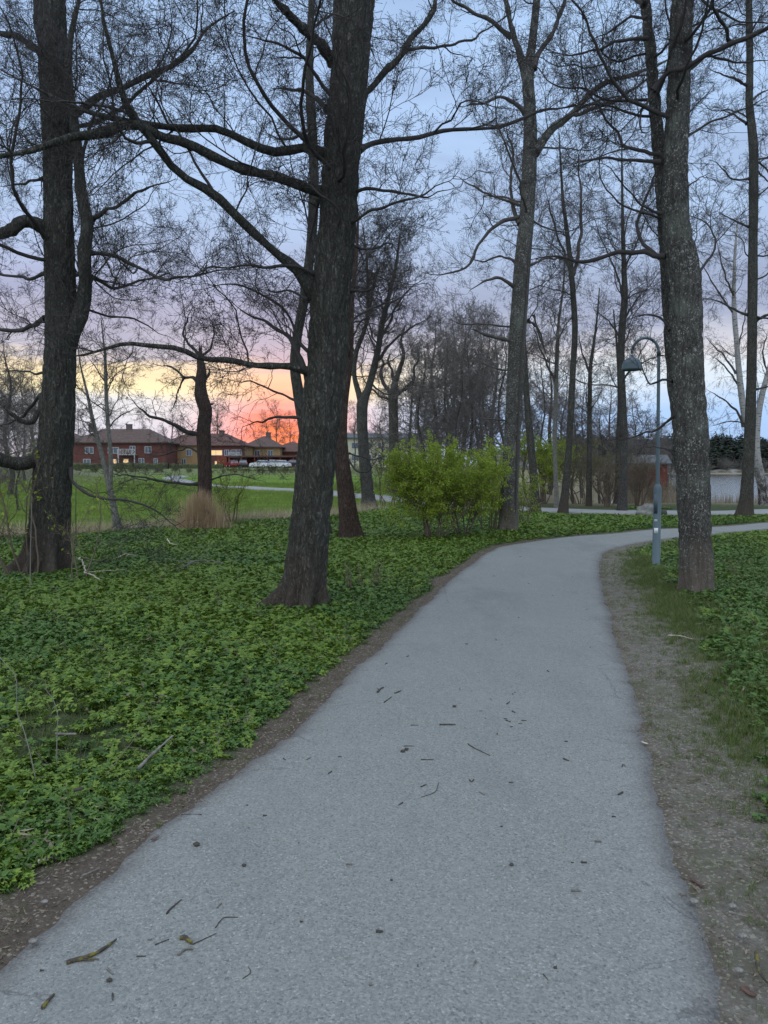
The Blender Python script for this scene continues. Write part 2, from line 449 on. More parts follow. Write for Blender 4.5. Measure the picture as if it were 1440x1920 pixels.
def _asphalt(t, b):
    o = t.coord('Object'); ed = t.attr('edge')
    v = t.voro(o, 130, out='Color'); vx, vy, vz = t.sep(v)
    v2 = t.voro(o, 260, out='Color'); v2x = t.sep(v2)[0]
    dist = t.voro(o, 130, 'DISTANCE_TO_EDGE')
    n = t.noise(o, 1.1, 5, 0.6); n2 = t.noise(t.mapping(o, (1.0, 0.35, 1)), 2.4, 5, 0.65); nf = t.noise(o, 300, 3, 0.8)
    c = t.ramp(vx * 0.55 + v2x * 0.3 + nf * 0.3, [(0.12, (0.142, 0.144, 0.135)), (0.5, (0.213, 0.217, 0.203)), (0.86, (0.272, 0.276, 0.258)), (1.0, (0.38, 0.385, 0.36))])
    c = t.mix(vz.step(0.972, 0.99) * 0.6, c, (0.42, 0.43, 0.41))
    c = t.mix(vy.step(0.93, 0.97) * 0.6, c, (0.09, 0.09, 0.092))
    c = t.mix((n2.step(0.50, 0.72)) * 0.25, c, (0.14, 0.137, 0.133))
    c = t.mix((n.step(0.45, 0.70)) * 0.2, c, (0.29, 0.29, 0.285))
    dirt = (ed * -1.0 + n2 * 0.16 - 0.02).step(-0.14, 0.10)
    c = t.mix(dirt * 0.62, c, t.ramp(nf * 0.5 + vx * 0.5, [(0.2, (0.075, 0.065, 0.06)), (0.8, (0.18, 0.155, 0.145))]))
    # fine cracks that run along the broken edge
    st = t.noise(t.mapping(o, (0.5, 0.22, 1), (5, 3, 0)), 1.0, 6, 0.7); c = t.mix(st.step(0.56, 0.68) * 0.28, c, (0.115, 0.115, 0.11))
    sp = t.voro(o, 1.6, out='Distance').step(0.02, 0.09, 1, 0) * t.noise(o, 0.7, 2).step(0.5, 0.6); c = t.mix(sp * 0.35, c, (0.09, 0.09, 0.088))
    ck = t.voro(t.mapping(o, (1, 1, 1)), 1.15, 'DISTANCE_TO_EDGE')
    wob = t.noise(o, 7, 4, 0.7)
    crack = (ck + (wob - 0.5) * 0.10).f('ABSOLUTE').step(0.0, 0.006, 1, 0) * ed.step(0.15, 0.5, 1, 0)
    c = t.mix(crack * 0.6, c, (0.09, 0.085, 0.085))
    bump(t, b, v2x * 0.3 + dist.step(0, 0.25) * 0.6 + nf * 0.3 - crack * 2.0, 0.45, 0.004)
    return c
material('asphalt', _asphalt, 0.82, 0.35)
flat('gravel_path', (0.27, 0.265, 0.26), 0.2, 20)
def _water(t, b):
    o = t.coord('Object')
    h = t.noise(t.mapping(o, (0.5, 1.6, 1)), 1.6, 4, 0.6)
    bump(t, b, h, 0.18, 0.2)
    b.inputs['Base Color'].default_value = (0.035, 0.045, 0.05, 1); b.inputs['IOR'].default_value = 1.33
material('water', _water, 0.1, 0.5)
flat('steel_grey', (0.085, 0.125, 0.145), 0.08, 3, 0.45, 0.5)
flat('steel_dark', (0.060, 0.090, 0.105), 0.08, 3, 0.45, 0.5)
flat('sticker', (0.75, 0.76, 0.76), 0.05, 10)
flat('lamp_glass', (0.55, 0.55, 0.52), 0.05, 10, 0.3)
flat('brick_red', (0.125, 0.048, 0.042), 0.2, 1.5)
flat('plaster_ochre', (0.31, 0.205, 0.105), 0.15, 1.0)
flat('plaster_pale', (0.46, 0.45, 0.34), 0.12, 0.8)
flat('roof_brown', (0.105, 0.070, 0.060), 0.25, 2.0)
flat('roof_grey', (0.10, 0.105, 0.11), 0.2, 2.0)
flat('roof_redbrown', (0.115, 0.062, 0.052), 0.25, 2.0)
flat('trim_white', (0.45, 0.45, 0.45), 0.06, 3)
flat('glass_dark', (0.09, 0.10, 0.12), 0.2, 0.5, 0.08, 0.8)
flat('car_white', (0.62, 0.64, 0.66), 0.03, 2, 0.25, 0.6)
flat('car_red', (0.24, 0.02, 0.025), 0.05, 2, 0.25, 0.6)
flat('car_dark', (0.03, 0.032, 0.04), 0.05, 2, 0.25, 0.6)
flat('rubber', (0.02, 0.02, 0.02), 0.1, 5)
flat('hedge_green', (0.055, 0.065, 0.028), 0.5, 9)
flat('wood_red', (0.19, 0.050, 0.036), 0.3, 3.0)
flat('chimney', (0.12, 0.10, 0.095), 0.2, 3)
def emit(name, c, s):
    def fn(t, b):
        b.inputs['Emission Color'].default_value = c + (1,); b.inputs['Emission Strength'].default_value = s
        b.inputs['Base Color'].default_value = c + (1,)
    material(name, fn, 0.3, 0.5)
emit('window_lit', (1.0, 0.62, 0.28), 0.5)
emit('tail_lamp', (0.6, 0.03, 0.02), 0.1)

# ------------------------------------------------------------------ the path's two edges, in metres on the ground
LE = [(0, 1812), (150, 1682), (300, 1562), (385, 1500), (470, 1440), (560, 1365), (632, 1290), (700, 1225), (770, 1160), (832, 1100),
      (880, 1062), (906, 1040), (955, 1022), (1050, 1009), (1150, 1001), (1275, 991), (1440, 980)]
RE = [(1352, 1920), (1302, 1700), (1252, 1560), (1216, 1420), (1186, 1300), (1156, 1200), (1138, 1130), (1126, 1085), (1124, 1055), (1134, 1036),
      (1165, 1025), (1215, 1015), (1275, 1008), (1335, 1002), (1440, 992)]
def edge_world(E, back, fwd):
    P = [ground(*p)[:2] for p in E]
    d0 = nrm(P[0] - P[2]); P = [P[0] + d0 * back] + P
    d1 = nrm(P[-1] - P[-2]); P = P + [P[-1] + d1 * fwd * 0.5 + np.array([0, 0.0]), P[-1] + d1 * fwd + np.array([0, 0.9])]
    return catmull(np.array(P), 420)
EL, ER = edge_world(LE, 9, 30), edge_world(RE, 7, 30)
def seg_dist(X, Y, E):
    """distance to a polyline, signed: positive to its left"""
    best = np.full(X.shape, 1e9); sgn = np.ones(X.shape)
    for a, b in zip(E[:-1], E[1:]):
        ab = b - a; L2 = ab @ ab
        t = np.clip(((X - a[0]) * ab[0] + (Y - a[1]) * ab[1]) / L2, 0, 1)
        ex, ey = X - (a[0] + t * ab[0]), Y - (a[1] + t * ab[1]); dd = np.hypot(ex, ey)
        m = dd < best; best = np.where(m, dd, best)
        sgn = np.where(m, np.sign(ab[0] * ey - ab[1] * ex), sgn)
    return best * sgn
ELs, ERs = EL[::5], ER[::5]
P2px = [(1500, 958), (1440, 960), (1275, 962), (1150, 961), (1020, 957), (900, 951), (830, 946), (700, 932), (560, 919), (470, 915), (395, 911), (345, 903), (320, 897), (335, 893)]
P2 = catmull(np.array([ground(*p)[:2] for p in P2px]), 160)
P2w = np.interp(np.arange(160), [0, 60, 110, 150, 159], [1.9, 1.9, 1.4, 1.6, 2.2])

# ------------------------------------------------------------------ ground
def side_info(X, Y):
    """edge: metres outside the main path (negative on it), right: 1 on the inside of the bend"""
    near = (np.hypot(X, Y) < 45)
    e = np.full(X.shape, 30.0); r = np.zeros(X.shape)
    dl = seg_dist(X[near], Y[near], ELs); dr = -seg_dist(X[near], Y[near], ERs)
    inside = (dl < 0) & (dr < 0)
    ee = np.where(inside, np.maximum(dl, dr), np.where(dl > 0, np.where(dr > 0, np.minimum(dl, dr), dl), dr))
    rr = ((dr > 0) & ~(dl > 0)) | ((dr > 0) & (dl > 0) & (dr < dl))
    e[near] = ee; r[near] = rr
    return e, r
def cover_mask(X, Y, e, r):
    n = n2d(X, Y, 0.9, 11) * 0.5 + n2d(X, Y, 3.2, 15) * 0.3
    wl = 0.16 + 0.22 * sst(4, 1.5, Y) + 0.14 * n
    d = np.hypot(X, Y)
    wr = 0.98 + 0.14 * n2d(X, Y, 0.5, 21) - 0.30 * sst(7.5, 4.5, Y) - 0.55 * sst(13.5, 15, Y)
    k = np.where(r > 0.5, sst(wr - 0.25, wr + 0.35, e + 0.35 * n), sst(wl - 0.04, wl + 0.12, e))
    return k
def meadow_mask(X, Y):
    return sst(-1.6, 1.6, Y - (edge_y(X) + 0.8 + 0.9 * n2d(X, Y, 0.3, 31))) * sst(2.0, -2.0, X - 0.05 * Y) 
def straw_mask(X, Y):
    m = np.exp(-((Y - (edge_y(X) + 0.7 * n2d(X, Y, 0.35, 41))) / 1.25) ** 2) * sst(0.5, -2, X)
    lake = sst(30.5, 38, Y) * sst(2, 7, X)
    return np.clip(m + lake * 0.9, 0, 1)
u = np.linspace(-1, 1, 260); gx = 2.6 * np.sinh(6.7 * u)
v = np.linspace(-0.36, 1, 330); gy = 3.0 + 2.4 * np.sinh(6.9 * v)
gx = gx * 1500 / gx[-1] if False else gx
X, Y = np.meshgrid(gx, gy)
e_, r_ = side_info(X, Y)
Z = hgt(X, Y)
rough = sst(0.02, 0.35, e_) * sst(60, 25, np.hypot(X, Y))
Z = Z + rough * (0.025 * n2d(X, Y, 1.3, 3) + 0.012 * n2d(X, Y, 6, 5)) + rough * 0.02 * (1 - r_)
d2 = np.abs(seg_dist(X, Y, P2[::4])) ; Z = Z - 0.03 * sst(1.6, 0.9, d2)
bank = np.exp(-(((X + 30) / 7.5) ** 2 + ((Y - 60) / 6.5) ** 2)) * 1.3 + np.exp(-(((X + 60) / 18) ** 2 + ((Y - 72) / 14) ** 2)) * 1.2
bank = np.clip(bank + 0.5 * sst(78, 96, Y) * (X < 5), 0, 1)
ny, nx = X.shape
i = (np.arange(ny - 1)[:, None] * nx + np.arange(nx - 1)[None]).ravel()
gobj = mesh('ground', np.stack([X, Y, Z], -1).reshape(-1, 3), np.stack([i, i + 1, i + nx + 1, i + nx], -1), 'ground', attrs={
    'edge': e_, 'right': r_, 'cover': cover_mask(X, Y, e_, r_), 'meadow': meadow_mask(X, Y), 'straw': straw_mask(X, Y), 'bank': bank})
tag(gobj, kind='structure')

def ribbon(name, A, B, n_across, lift, mat, jitter=0.0, skirt=0.06, seed=0):
    A, B = A.copy(), B.copy()
    if jitter:
        for E, o in ((A, 0), (B, 9)):
            tn = nrm(np.gradient(E, axis=0)); nn = np.stack([-tn[:, 1], tn[:, 0]], -1)
            s = np.concatenate([[0], np.cumsum(np.linalg.norm(np.diff(E, axis=0), axis=1))])
            E += nn * (jitter * (0.8 * n2d(s, s * 0 + o, 1.1, seed + o) + 0.5 * n2d(s, s * 0 + o, 4.5, seed + 3 + o, 3) + 0.4 * n2d(s, s * 0 + o, 16, seed + 6 + o, 2)))[:, None]
    t = np.linspace(0, 1, n_across)[None, :, None]
    G = A[:, None, :] * (1 - t) + B[:, None, :] * t
    wdt = np.linalg.norm(A - B, axis=1)[:, None]
    ed = np.minimum(t[..., 0], 1 - t[..., 0]) * wdt
    crown = lift + 0.022 * (1 - (2 * t[..., 0] - 1) ** 2) * np.minimum(wdt / 2.3, 1) - 0.012 * (ed < 0.001)
    Zr = hgt(G[..., 0], G[..., 1]) + crown
    n, m = G.shape[:2]
    V = np.concatenate([G, Zr[..., None]], -1)
    sk0, sk1 = V[:, :1].copy(), V[:, -1:].copy(); sk0[..., 2] -= skirt; sk1[..., 2] -= skirt
    V = np.concatenate([sk0, V, sk1], 1); ed = np.concatenate([ed[:, :1] * 0, ed, ed[:, :1] * 0], 1); m += 2
    q = (np.arange(n - 1)[:, None] * m + np.arange(m - 1)[None]).ravel()
    o = mesh(name, V.reshape(-1, 3), np.stack([q, q + 1, q + m + 1, q + m], -1)[:, ::-1], mat, attrs={'edge': ed})
    return tag(o, kind='structure')
# resample the edges more finely near the camera
def fine(E, n):
    return catmull(E[::6], n)
ss_ = np.linspace(0, 1, 1500); ii_ = (11999 * np.clip(0.42 * ss_ + 0.58 * ss_ ** 3.2, 0, 1)).astype(int)
ELf, ERf = fine(EL, 12000)[ii_], fine(ER, 12000)[ii_]
# pair the edges by nearest direction: walk both by normalised length up to the bend
ribbon('asphalt_path', ELf, ERf, 26, 0.012, 'asphalt', 0.035, 0.06, 50)
tn = nrm(np.gradient(P2, axis=0)); nn = np.stack([-tn[:, 1], tn[:, 0]], -1) * (P2w / 2)[:, None]
ribbon('far_path', P2 + nn, P2 - nn, 6, 0.05, 'gravel_path', 0.05, 0.15, 70)

# lake and its far shore
yy = np.array([40, 46, 60, 80, 110, 160, 240, 330, 410.0])
g = Geo(); wz = -0.9
Vw = []
for y in yy: Vw += [(shore_x(y) - 8, y, wz), (y * 0.75 + 70, y, wz)]
Vw = np.array(Vw); k = np.arange(len(yy) - 1) * 2
tag(mesh('lake_water', Vw, np.stack([k, k + 1, k + 3, k + 2], -1), 'water'), kind='structure')

hx = np.linspace(60, 420, 90); hy = np.linspace(388, 620, 40); HX, HY = np.meshgrid(hx, hy)
HZ = -1.6 + 18 * sst(392, 520, HY) * (0.75 + 0.3 * n2d(HX, HY, 0.012, 5)) + 2.2 * sst(393, 402, HY) + 1.2 * n2d(HX, HY, 0.08, 8) * sst(396, 410, HY)
def _hill(t, b):
    o = t.coord('Object'); n = t.noise(o, 0.12, 5, 0.65); z = t.sep(o)[2]
    c = t.ramp(n, [(0.35, (0.05, 0.055, 0.035)), (0.5, (0.10, 0.09, 0.07)), (0.62, (0.24, 0.23, 0.22)), (0.8, (0.30, 0.29, 0.275))])
    return t.mix(z.step(-0.6, 0.2, 1, 0), c, (0.24, 0.20, 0.14))
material('far_hill', _hill, 0.95, 0.1)
ny, nx = HX.shape; i = (np.arange(ny - 1)[:, None] * nx + np.arange(nx - 1)[None]).ravel()
tag(mesh('far_shore_hill', np.stack([HX, HY, HZ], -1).reshape(-1, 3), np.stack([i, i + 1, i + nx + 1, i + nx], -1), 'far_hill'), kind='structure')

def scatter(name, P, rot, scl, pick, coll, label, cat):
    me = bpy.data.meshes.new(name); me.vertices.add(len(P)); me.vertices.foreach_set('co', np.asarray(P, np.float32).ravel())
    for nm, ty, val, key in (('rot', 'FLOAT_VECTOR', rot, 'vector'), ('scl', 'FLOAT', scl, 'value'), ('pick', 'INT', pick, 'value')):
        a = me.attributes.new(nm, ty, 'POINT'); a.data.foreach_set(key, np.asarray(val, np.int32 if ty == 'INT' else np.float32).ravel())
    o = bpy.data.objects.new(name, me); link(o)
    ng = bpy.data.node_groups.new(name, 'GeometryNodeTree')
    ng.interface.new_socket('Geometry', in_out='INPUT', socket_type='NodeSocketGeometry'); ng.interface.new_socket('Geometry', in_out='OUTPUT', socket_type='NodeSocketGeometry')
    N = ng.nodes; gi, go = N.new('NodeGroupInput'), N.new('NodeGroupOutput'); ip = N.new('GeometryNodeInstanceOnPoints'); ci = N.new('GeometryNodeCollectionInfo')
    ci.inputs['Collection'].default_value = coll; ci.inputs['Separate Children'].default_value = True; ci.inputs['Reset Children'].default_value = True
    def named(nm, ty):
        a = N.new('GeometryNodeInputNamedAttribute'); a.data_type = ty; a.inputs['Name'].default_value = nm; return a.outputs['Attribute']
    L = ng.links; L.new(gi.outputs[0], ip.inputs['Points']); L.new(ci.outputs[0], ip.inputs['Instance']); ip.inputs['Pick Instance'].default_value = True
    L.new(named('pick', 'INT'), ip.inputs['Instance Index']); L.new(named('rot', 'FLOAT_VECTOR'), ip.inputs['Rotation']); L.new(named('scl', 'FLOAT'), ip.inputs['Scale']); L.new(ip.outputs[0], go.inputs[0])
    o.modifiers.new('scatter', 'NODES').node_group = ng
    return tag(o, label, cat, kind='stuff')

# ------------------------------------------------------------------ trees
def grow(rng, P0, D0, L, R0, nseg, wander, up=0.0, endfac=0.35, bud=0.0):
    N = len(P0); P = np.zeros((N, nseg + 1, 3)); P[:, 0] = P0; D = nrm(D0)
    Rr = np.zeros((N, nseg + 1)); Rr[:, 0] = R0
    for s in range(nseg):
        D = nrm(D + rng.normal(0, wander, (N, 3)) + np.array([0, 0, up]))
        P[:, s + 1] = P[:, s] + D * (L / nseg)[:, None]
        Rr[:, s + 1] = R0 * (1 - (1 - endfac) * (s + 1) / nseg)
    return P, Rr
def spawn(rng, P, Rr, counts, t0=0.15, t1=1.0, ang=0.9, asd=0.25, up=0.0, flat=0.0):
    N, Sg, _ = P.shape
    idx = np.repeat(np.arange(N), counts); M = len(idx)
    t = t0 + (t1 - t0) * rng.random(M) ** 0.85
    f = t * (Sg - 1.001); i = np.floor(f).astype(int); fr = (f - i)[:, None]
    pos = P[idx, i] * (1 - fr) + P[idx, i + 1] * fr
    Tn = nrm(P[idx, i + 1] - P[idx, i]); rt = Rr[idx, i] * (1 - fr[:, 0]) + Rr[idx, i + 1] * fr[:, 0]
    vv = rng.normal(0, 1, (M, 3)); vv[:, 2] = vv[:, 2] * (1 - flat) + up
    vv -= (vv * Tn).sum(-1, keepdims=True) * Tn; vv = nrm(vv)
    a = np.clip(rng.normal(ang, asd, M), 0.2, 1.5)[:, None]
    return idx, t, pos, nrm(np.cos(a) * Tn + np.sin(a) * vv), rt
def visible(P, m=230):
    px, py, d = project(P.mean(1)); return (px > -m) & (px < 1440 + m) & (py > -m) & (py < 1920) & (d > 0.6)

def spray_mesh(seed, r, n2, n3, bud, ang, wander, flat_, up=0.1, L0=0.75):
    """one spray of fine twigs along +X, with side twigs and buds"""
    rg = np.random.default_rng(seed); G = Geo()
    P, Rr = grow(rg, np.zeros((1, 3)), np.array([[1.0, 0, 0]]), np.array([L0]), np.array([r * 1.5]), 9, wander * 0.7, 0.0, 0.5); G.add(*tubes(P, Rr, 3))
    idx, t, pos, D, rt = spawn(rg, P, Rr, np.array([n2]), 0.06, 1.0, ang, 0.22, up, flat_)
    L2 = L0 * 0.46 * (1.15 - 0.75 * t) * rg.uniform(0.5, 1.3, n2); P2_, R2_ = grow(rg, pos, D, L2, np.full(n2, r * 1.05), 4, wander, 0.02, 0.7); G.add(*tubes(P2_, R2_, 3))
    idx, t, pos, D, rt = spawn(rg, P2_, R2_, np.full(n2, n3), 0.12, 1.0, ang, 0.25, up, flat_)
    L3 = np.clip(L2[idx] * 0.5 * rg.uniform(0.4, 1.3, len(t)), 0.03, 0.2); P3, R3 = grow(rg, pos, D, L3, np.full(len(t), r * 0.8), 2, wander, 0.02, 0.8)
    if bud:
        dv = nrm(P3[:, -1] - P3[:, -2]); P3 = np.concatenate([P3, (P3[:, -1] + dv * bud * 0.45)[:, None], (P3[:, -1] + dv * bud)[:, None]], 1)
        R3 = np.concatenate([R3, np.full((len(R3), 1), bud * 0.22), np.full((len(R3), 1), 0.0006)], 1)
    G.add(*tubes(P3, R3, 3))
    return np.concatenate(G.V), [np.concatenate(G.F)]
SPRAYS = {}
def spray_coll(kind, mat):
    if (kind, mat) not in SPRAYS:
        c = bpy.data.collections.new('sprays_%s_%s' % (kind, mat))
        arg = dict(near=dict(r=0.0029, n2=9, n3=4, bud=0.019, ang=0.85, wander=0.24, flat_=0.5), mid=dict(r=0.0046, n2=8, n3=3, bud=0.0, ang=0.8, wander=0.27, flat_=0.3), far=dict(r=0.0085, n2=8, n3=3, bud=0.0, ang=0.8, wander=0.25, flat_=0.1, L0=1.15),
                   bud=dict(r=0.0034, n2=7, n3=3, bud=0.034, ang=0.75, wander=0.14, flat_=0.1, up=0.5), hang=dict(r=0.0036, n2=7, n3=3, bud=0.0, ang=0.5, wander=0.14, flat_=0.0))[kind]
        for k in range(7):
            V, F = spray_mesh(500 + k * 7, **arg); o = mesh('twig_spray', V, F, mat); col.objects.unlink(o); c.objects.link(o)
        SPRAYS[kind, mat] = c
    return SPRAYS[kind, mat]
def euler_along(D, roll):
    return np.stack([roll, -np.arcsin(np.clip(D[:, 2], -1, 1)), np.arctan2(D[:, 1], D[:, 0])], -1)
def sprays_on(rng, P, Rr, L, k):
    """branches (realised) on the limbs, then points and directions for sprays"""
    cnt = np.maximum(1, np.round(L * k['b_per_m'] * rng.uniform(0.7, 1.3, len(L)))).astype(int)
    idx, t, pos, D, rt = spawn(rng, P, Rr, cnt, 0.10, 1.0, k['b_ang'], 0.28, k['b_up'], k.get('flat', 0))
    Lb = np.clip(L[idx] * k['b_len'] * (1.15 - 0.75 * t) * rng.uniform(0.5, 1.35, len(t)), k['b_min'], k['b_max'])
    Rb = np.clip(np.minimum(rt * 0.6, Lb * 0.0085), k['rmin'] * 1.4, 0.03)
    Pb, Rb = grow(rng, pos, D, Lb, Rb, 9, k['wander'], k['b_trop'], 0.35)
    kp = visible(Pb, 420) if k.get('prune', True) else np.ones(len(Pb), bool); Pb, Rb, Lb = Pb[kp], Rb[kp], Lb[kp]
    G = Geo(); G.add(*tubes(Pb, Rb, 5 if k.get('hi') else 4))
    cnt = np.maximum(2, np.round(Lb * k['s_per_m'] * rng.uniform(0.7, 1.3, len(Lb)))).astype(int)
    idx, t, pos, D, rt = spawn(rng, Pb, Rb, cnt, 0.08, 1.0, 0.75, 0.28, k['t_up'], 0)
    sc_ = np.clip(Lb[idx], 0.5, 1.4) ** 0.5 * (1.12 - 0.45 * t) * rng.uniform(0.6, 1.25, len(t)) * k.get('s_scale', 1.0)
    # a leading spray at each branch's tip and a few straight on the limbs
    tipD = nrm(Pb[:, -1] - Pb[:, -2]); pos = np.concatenate([pos, Pb[:, -1]]); D = np.concatenate([D, tipD]); sc_ = np.concatenate([sc_, np.full(len(Pb), 0.7)])
    cl_ = np.round(L * k.get('s_limb', 1.5)).astype(int); i2, t2, p2_, D2, r2_ = spawn(rng, P, Rr, cl_, 0.1, 1.0, 1.0, 0.25, k['t_up'], 0)
    pos = np.concatenate([pos, p2_]); D = np.concatenate([D, D2]); sc_ = np.concatenate([sc_, rng.uniform(0.45, 0.9, len(p2_))])
    D = nrm(D + np.array([0, 0, k['t_trop']]))
    kp = visible(pos[:, None, :], 150) if k.get('prune', True) else np.ones(len(pos), bool)
    return G, pos[kp], D[kp], sc_[kp]

def leaves(rng, C, size, jitter=0.02, droop=0.2):
    N = len(C); C = C + rng.normal(0, jitter, (N, 3))
    A = nrm(rng.normal(0, 1, (N, 3)) + np.array([0, 0, -droop])); B = nrm(np.cross(A, rng.normal(0, 1, (N, 3))))
    l = size * rng.uniform(0.6, 1.35, (N, 1))
    V = np.stack([C, C + A * l * 0.5 + B * l * 0.30, C + A * l, C + A * l * 0.5 - B * l * 0.30], 1)
    k = np.arange(N)[:, None] * 4
    return V.reshape(-1, 3), np.concatenate([k, k + 1, k + 2, k + 3], 1)

def trunk_geo(C, rad, sides, rings, seed, flare=0.0, rough=0.06, lobes=5, broken=False, flare_h=0.35, ridge=0.05):
    Q = catmull(np.column_stack([C, rad]), rings); P, r = Q[:, :3], np.maximum(Q[:, 3], 0.004)
    Tn = nrm(np.gradient(P, axis=0)); U = nrm(np.cross(Tn, np.array([0, 1.0, 0.01]))); W = np.cross(Tn, U)
    a = np.arange(sides) * 2 * math.pi / sides
    ca, sa = np.cos(a), np.sin(a)
    dirs = ca[None, :, None] * U[:, None] + sa[None, :, None] * W[:, None]
    base = P[:, None] + dirs * r[:, None, None]
    hz = np.maximum(P[:, 2] - P[0, 2] - 0.12, 0)[:, None]
    ph = seed * 1.7
    lob = (0.5 + 0.5 * (0.65 * np.cos(lobes * a + ph + 0.5 * np.sin(a + ph)) + 0.35 * np.cos((lobes - 2) * a + ph * 2)))[None]
    mult = 1 + flare * np.exp(-hz / flare_h) * (1.6 * lob ** 2.2 - 0.14) + 0.05 * np.exp(-hz / (flare_h * 4)) * (lob - 0.5)
    sc_ = base * np.array([6.0, 6.0, 1.1])
    mult = mult + rough * (0.6 * vnoise(base * np.array([3.5, 3.5, 1.6]), seed) + 0.55 * vnoise(sc_ * 2.2, seed + 3) + 0.45 * vnoise(sc_ * np.array([4.5, 4.5, 3.5]), seed + 5))
    if sides > 90:                                             # ridged bark as relief
        mult = mult * 0.90
        q = base * np.array([19.0, 19.0, 4.6]); q = q + 0.9 * vnoise(base * np.array([5.0, 5.0, 3.0]), seed + 11)[..., None]
        rd = np.minimum(np.abs(vnoise(q, seed + 7)), 0.45) + 0.5 * np.minimum(np.abs(vnoise(q * 2.1, seed + 9)), 0.35)
        mult = mult + (ridge * (rd - 0.28)) / np.maximum(r, 0.05)[:, None]
        rgb_ = np.random.default_rng(seed + 77)
        for _ in range(16):                                    # burls, scars and old branch collars
            i0 = rgb_.integers(int(rings * 0.06), rings - 4); j0 = rgb_.uniform(0, 6.283); da = np.abs((a - j0 + math.pi) % (2 * math.pi) - math.pi)[None]; dh = np.linalg.norm(P - P[i0], axis=1)[:, None]
            w_ = rgb_.uniform(0.07, 0.16); dd_ = ((da * r[i0]) ** 2 + (dh * 0.8) ** 2) / w_ ** 2
            mult = mult + rgb_.uniform(0.03, 0.11) * (np.exp(-dd_) - 0.75 * np.exp(-dd_ * 9))
    V = P[:, None] + dirs * (r[:, None] * mult)[..., None]
    if broken:                                                # a splintered top
        V[-1, :, 2] += 0.16 * vnoise(np.stack([ca * 3, sa * 3, ca * 0 + seed], -1), seed) + 0.05
    b = np.arange(rings - 1)[:, None] * sides; k = np.arange(sides)[None]
    F = np.stack([b + k, b + (k + 1) % sides, b + sides + (k + 1) % sides, b + sides + k], -1).reshape(-1, 4)
    V = V.reshape(-1, 3); n = len(V); top = V[-sides:].mean(0) + np.array([0, 0, -0.05 if broken else 0.0])
    V = np.vstack([V, top]); kk = np.arange(sides)
    Ft = np.stack([(rings - 1) * sides + kk, (rings - 1) * sides + (kk + 1) % sides, np.full(sides, n)], -1)
    return V, [F, Ft], P, r

CFG_NEAR = dict(b_per_m=2.5, b_len=0.36, b_min=0.35, b_max=1.7, b_ang=0.95, b_up=0.25, b_trop=0.05, wander=0.22, t_per_m=6.5, t_up=0.25, t_trop=0.04,
                t_max=0.6, w_per=3.6, w_max=0.26, rmin=0.0034, bud=0.022, hi=True, s_per_m=6.4, s_limb=1.2, s_scale=0.92, spray='near')
CFG_MID = dict(CFG_NEAR, spray='mid', s_per_m=4.2, s_scale=1.0, b_per_m=2.4, b_max=2.0, t_per_m=4.6, w_per=3.0, rmin=0.0048, bud=0.0, t_max=0.8, w_max=0.4)
CFG_BG = dict(CFG_MID, s_per_m=1.7, s_limb=0.5, spray='far', b_per_m=1.7, t_per_m=4.6, w_per=3.0, rmin=0.007, t_max=0.9, w_max=0.5, prune=False, hi=False)

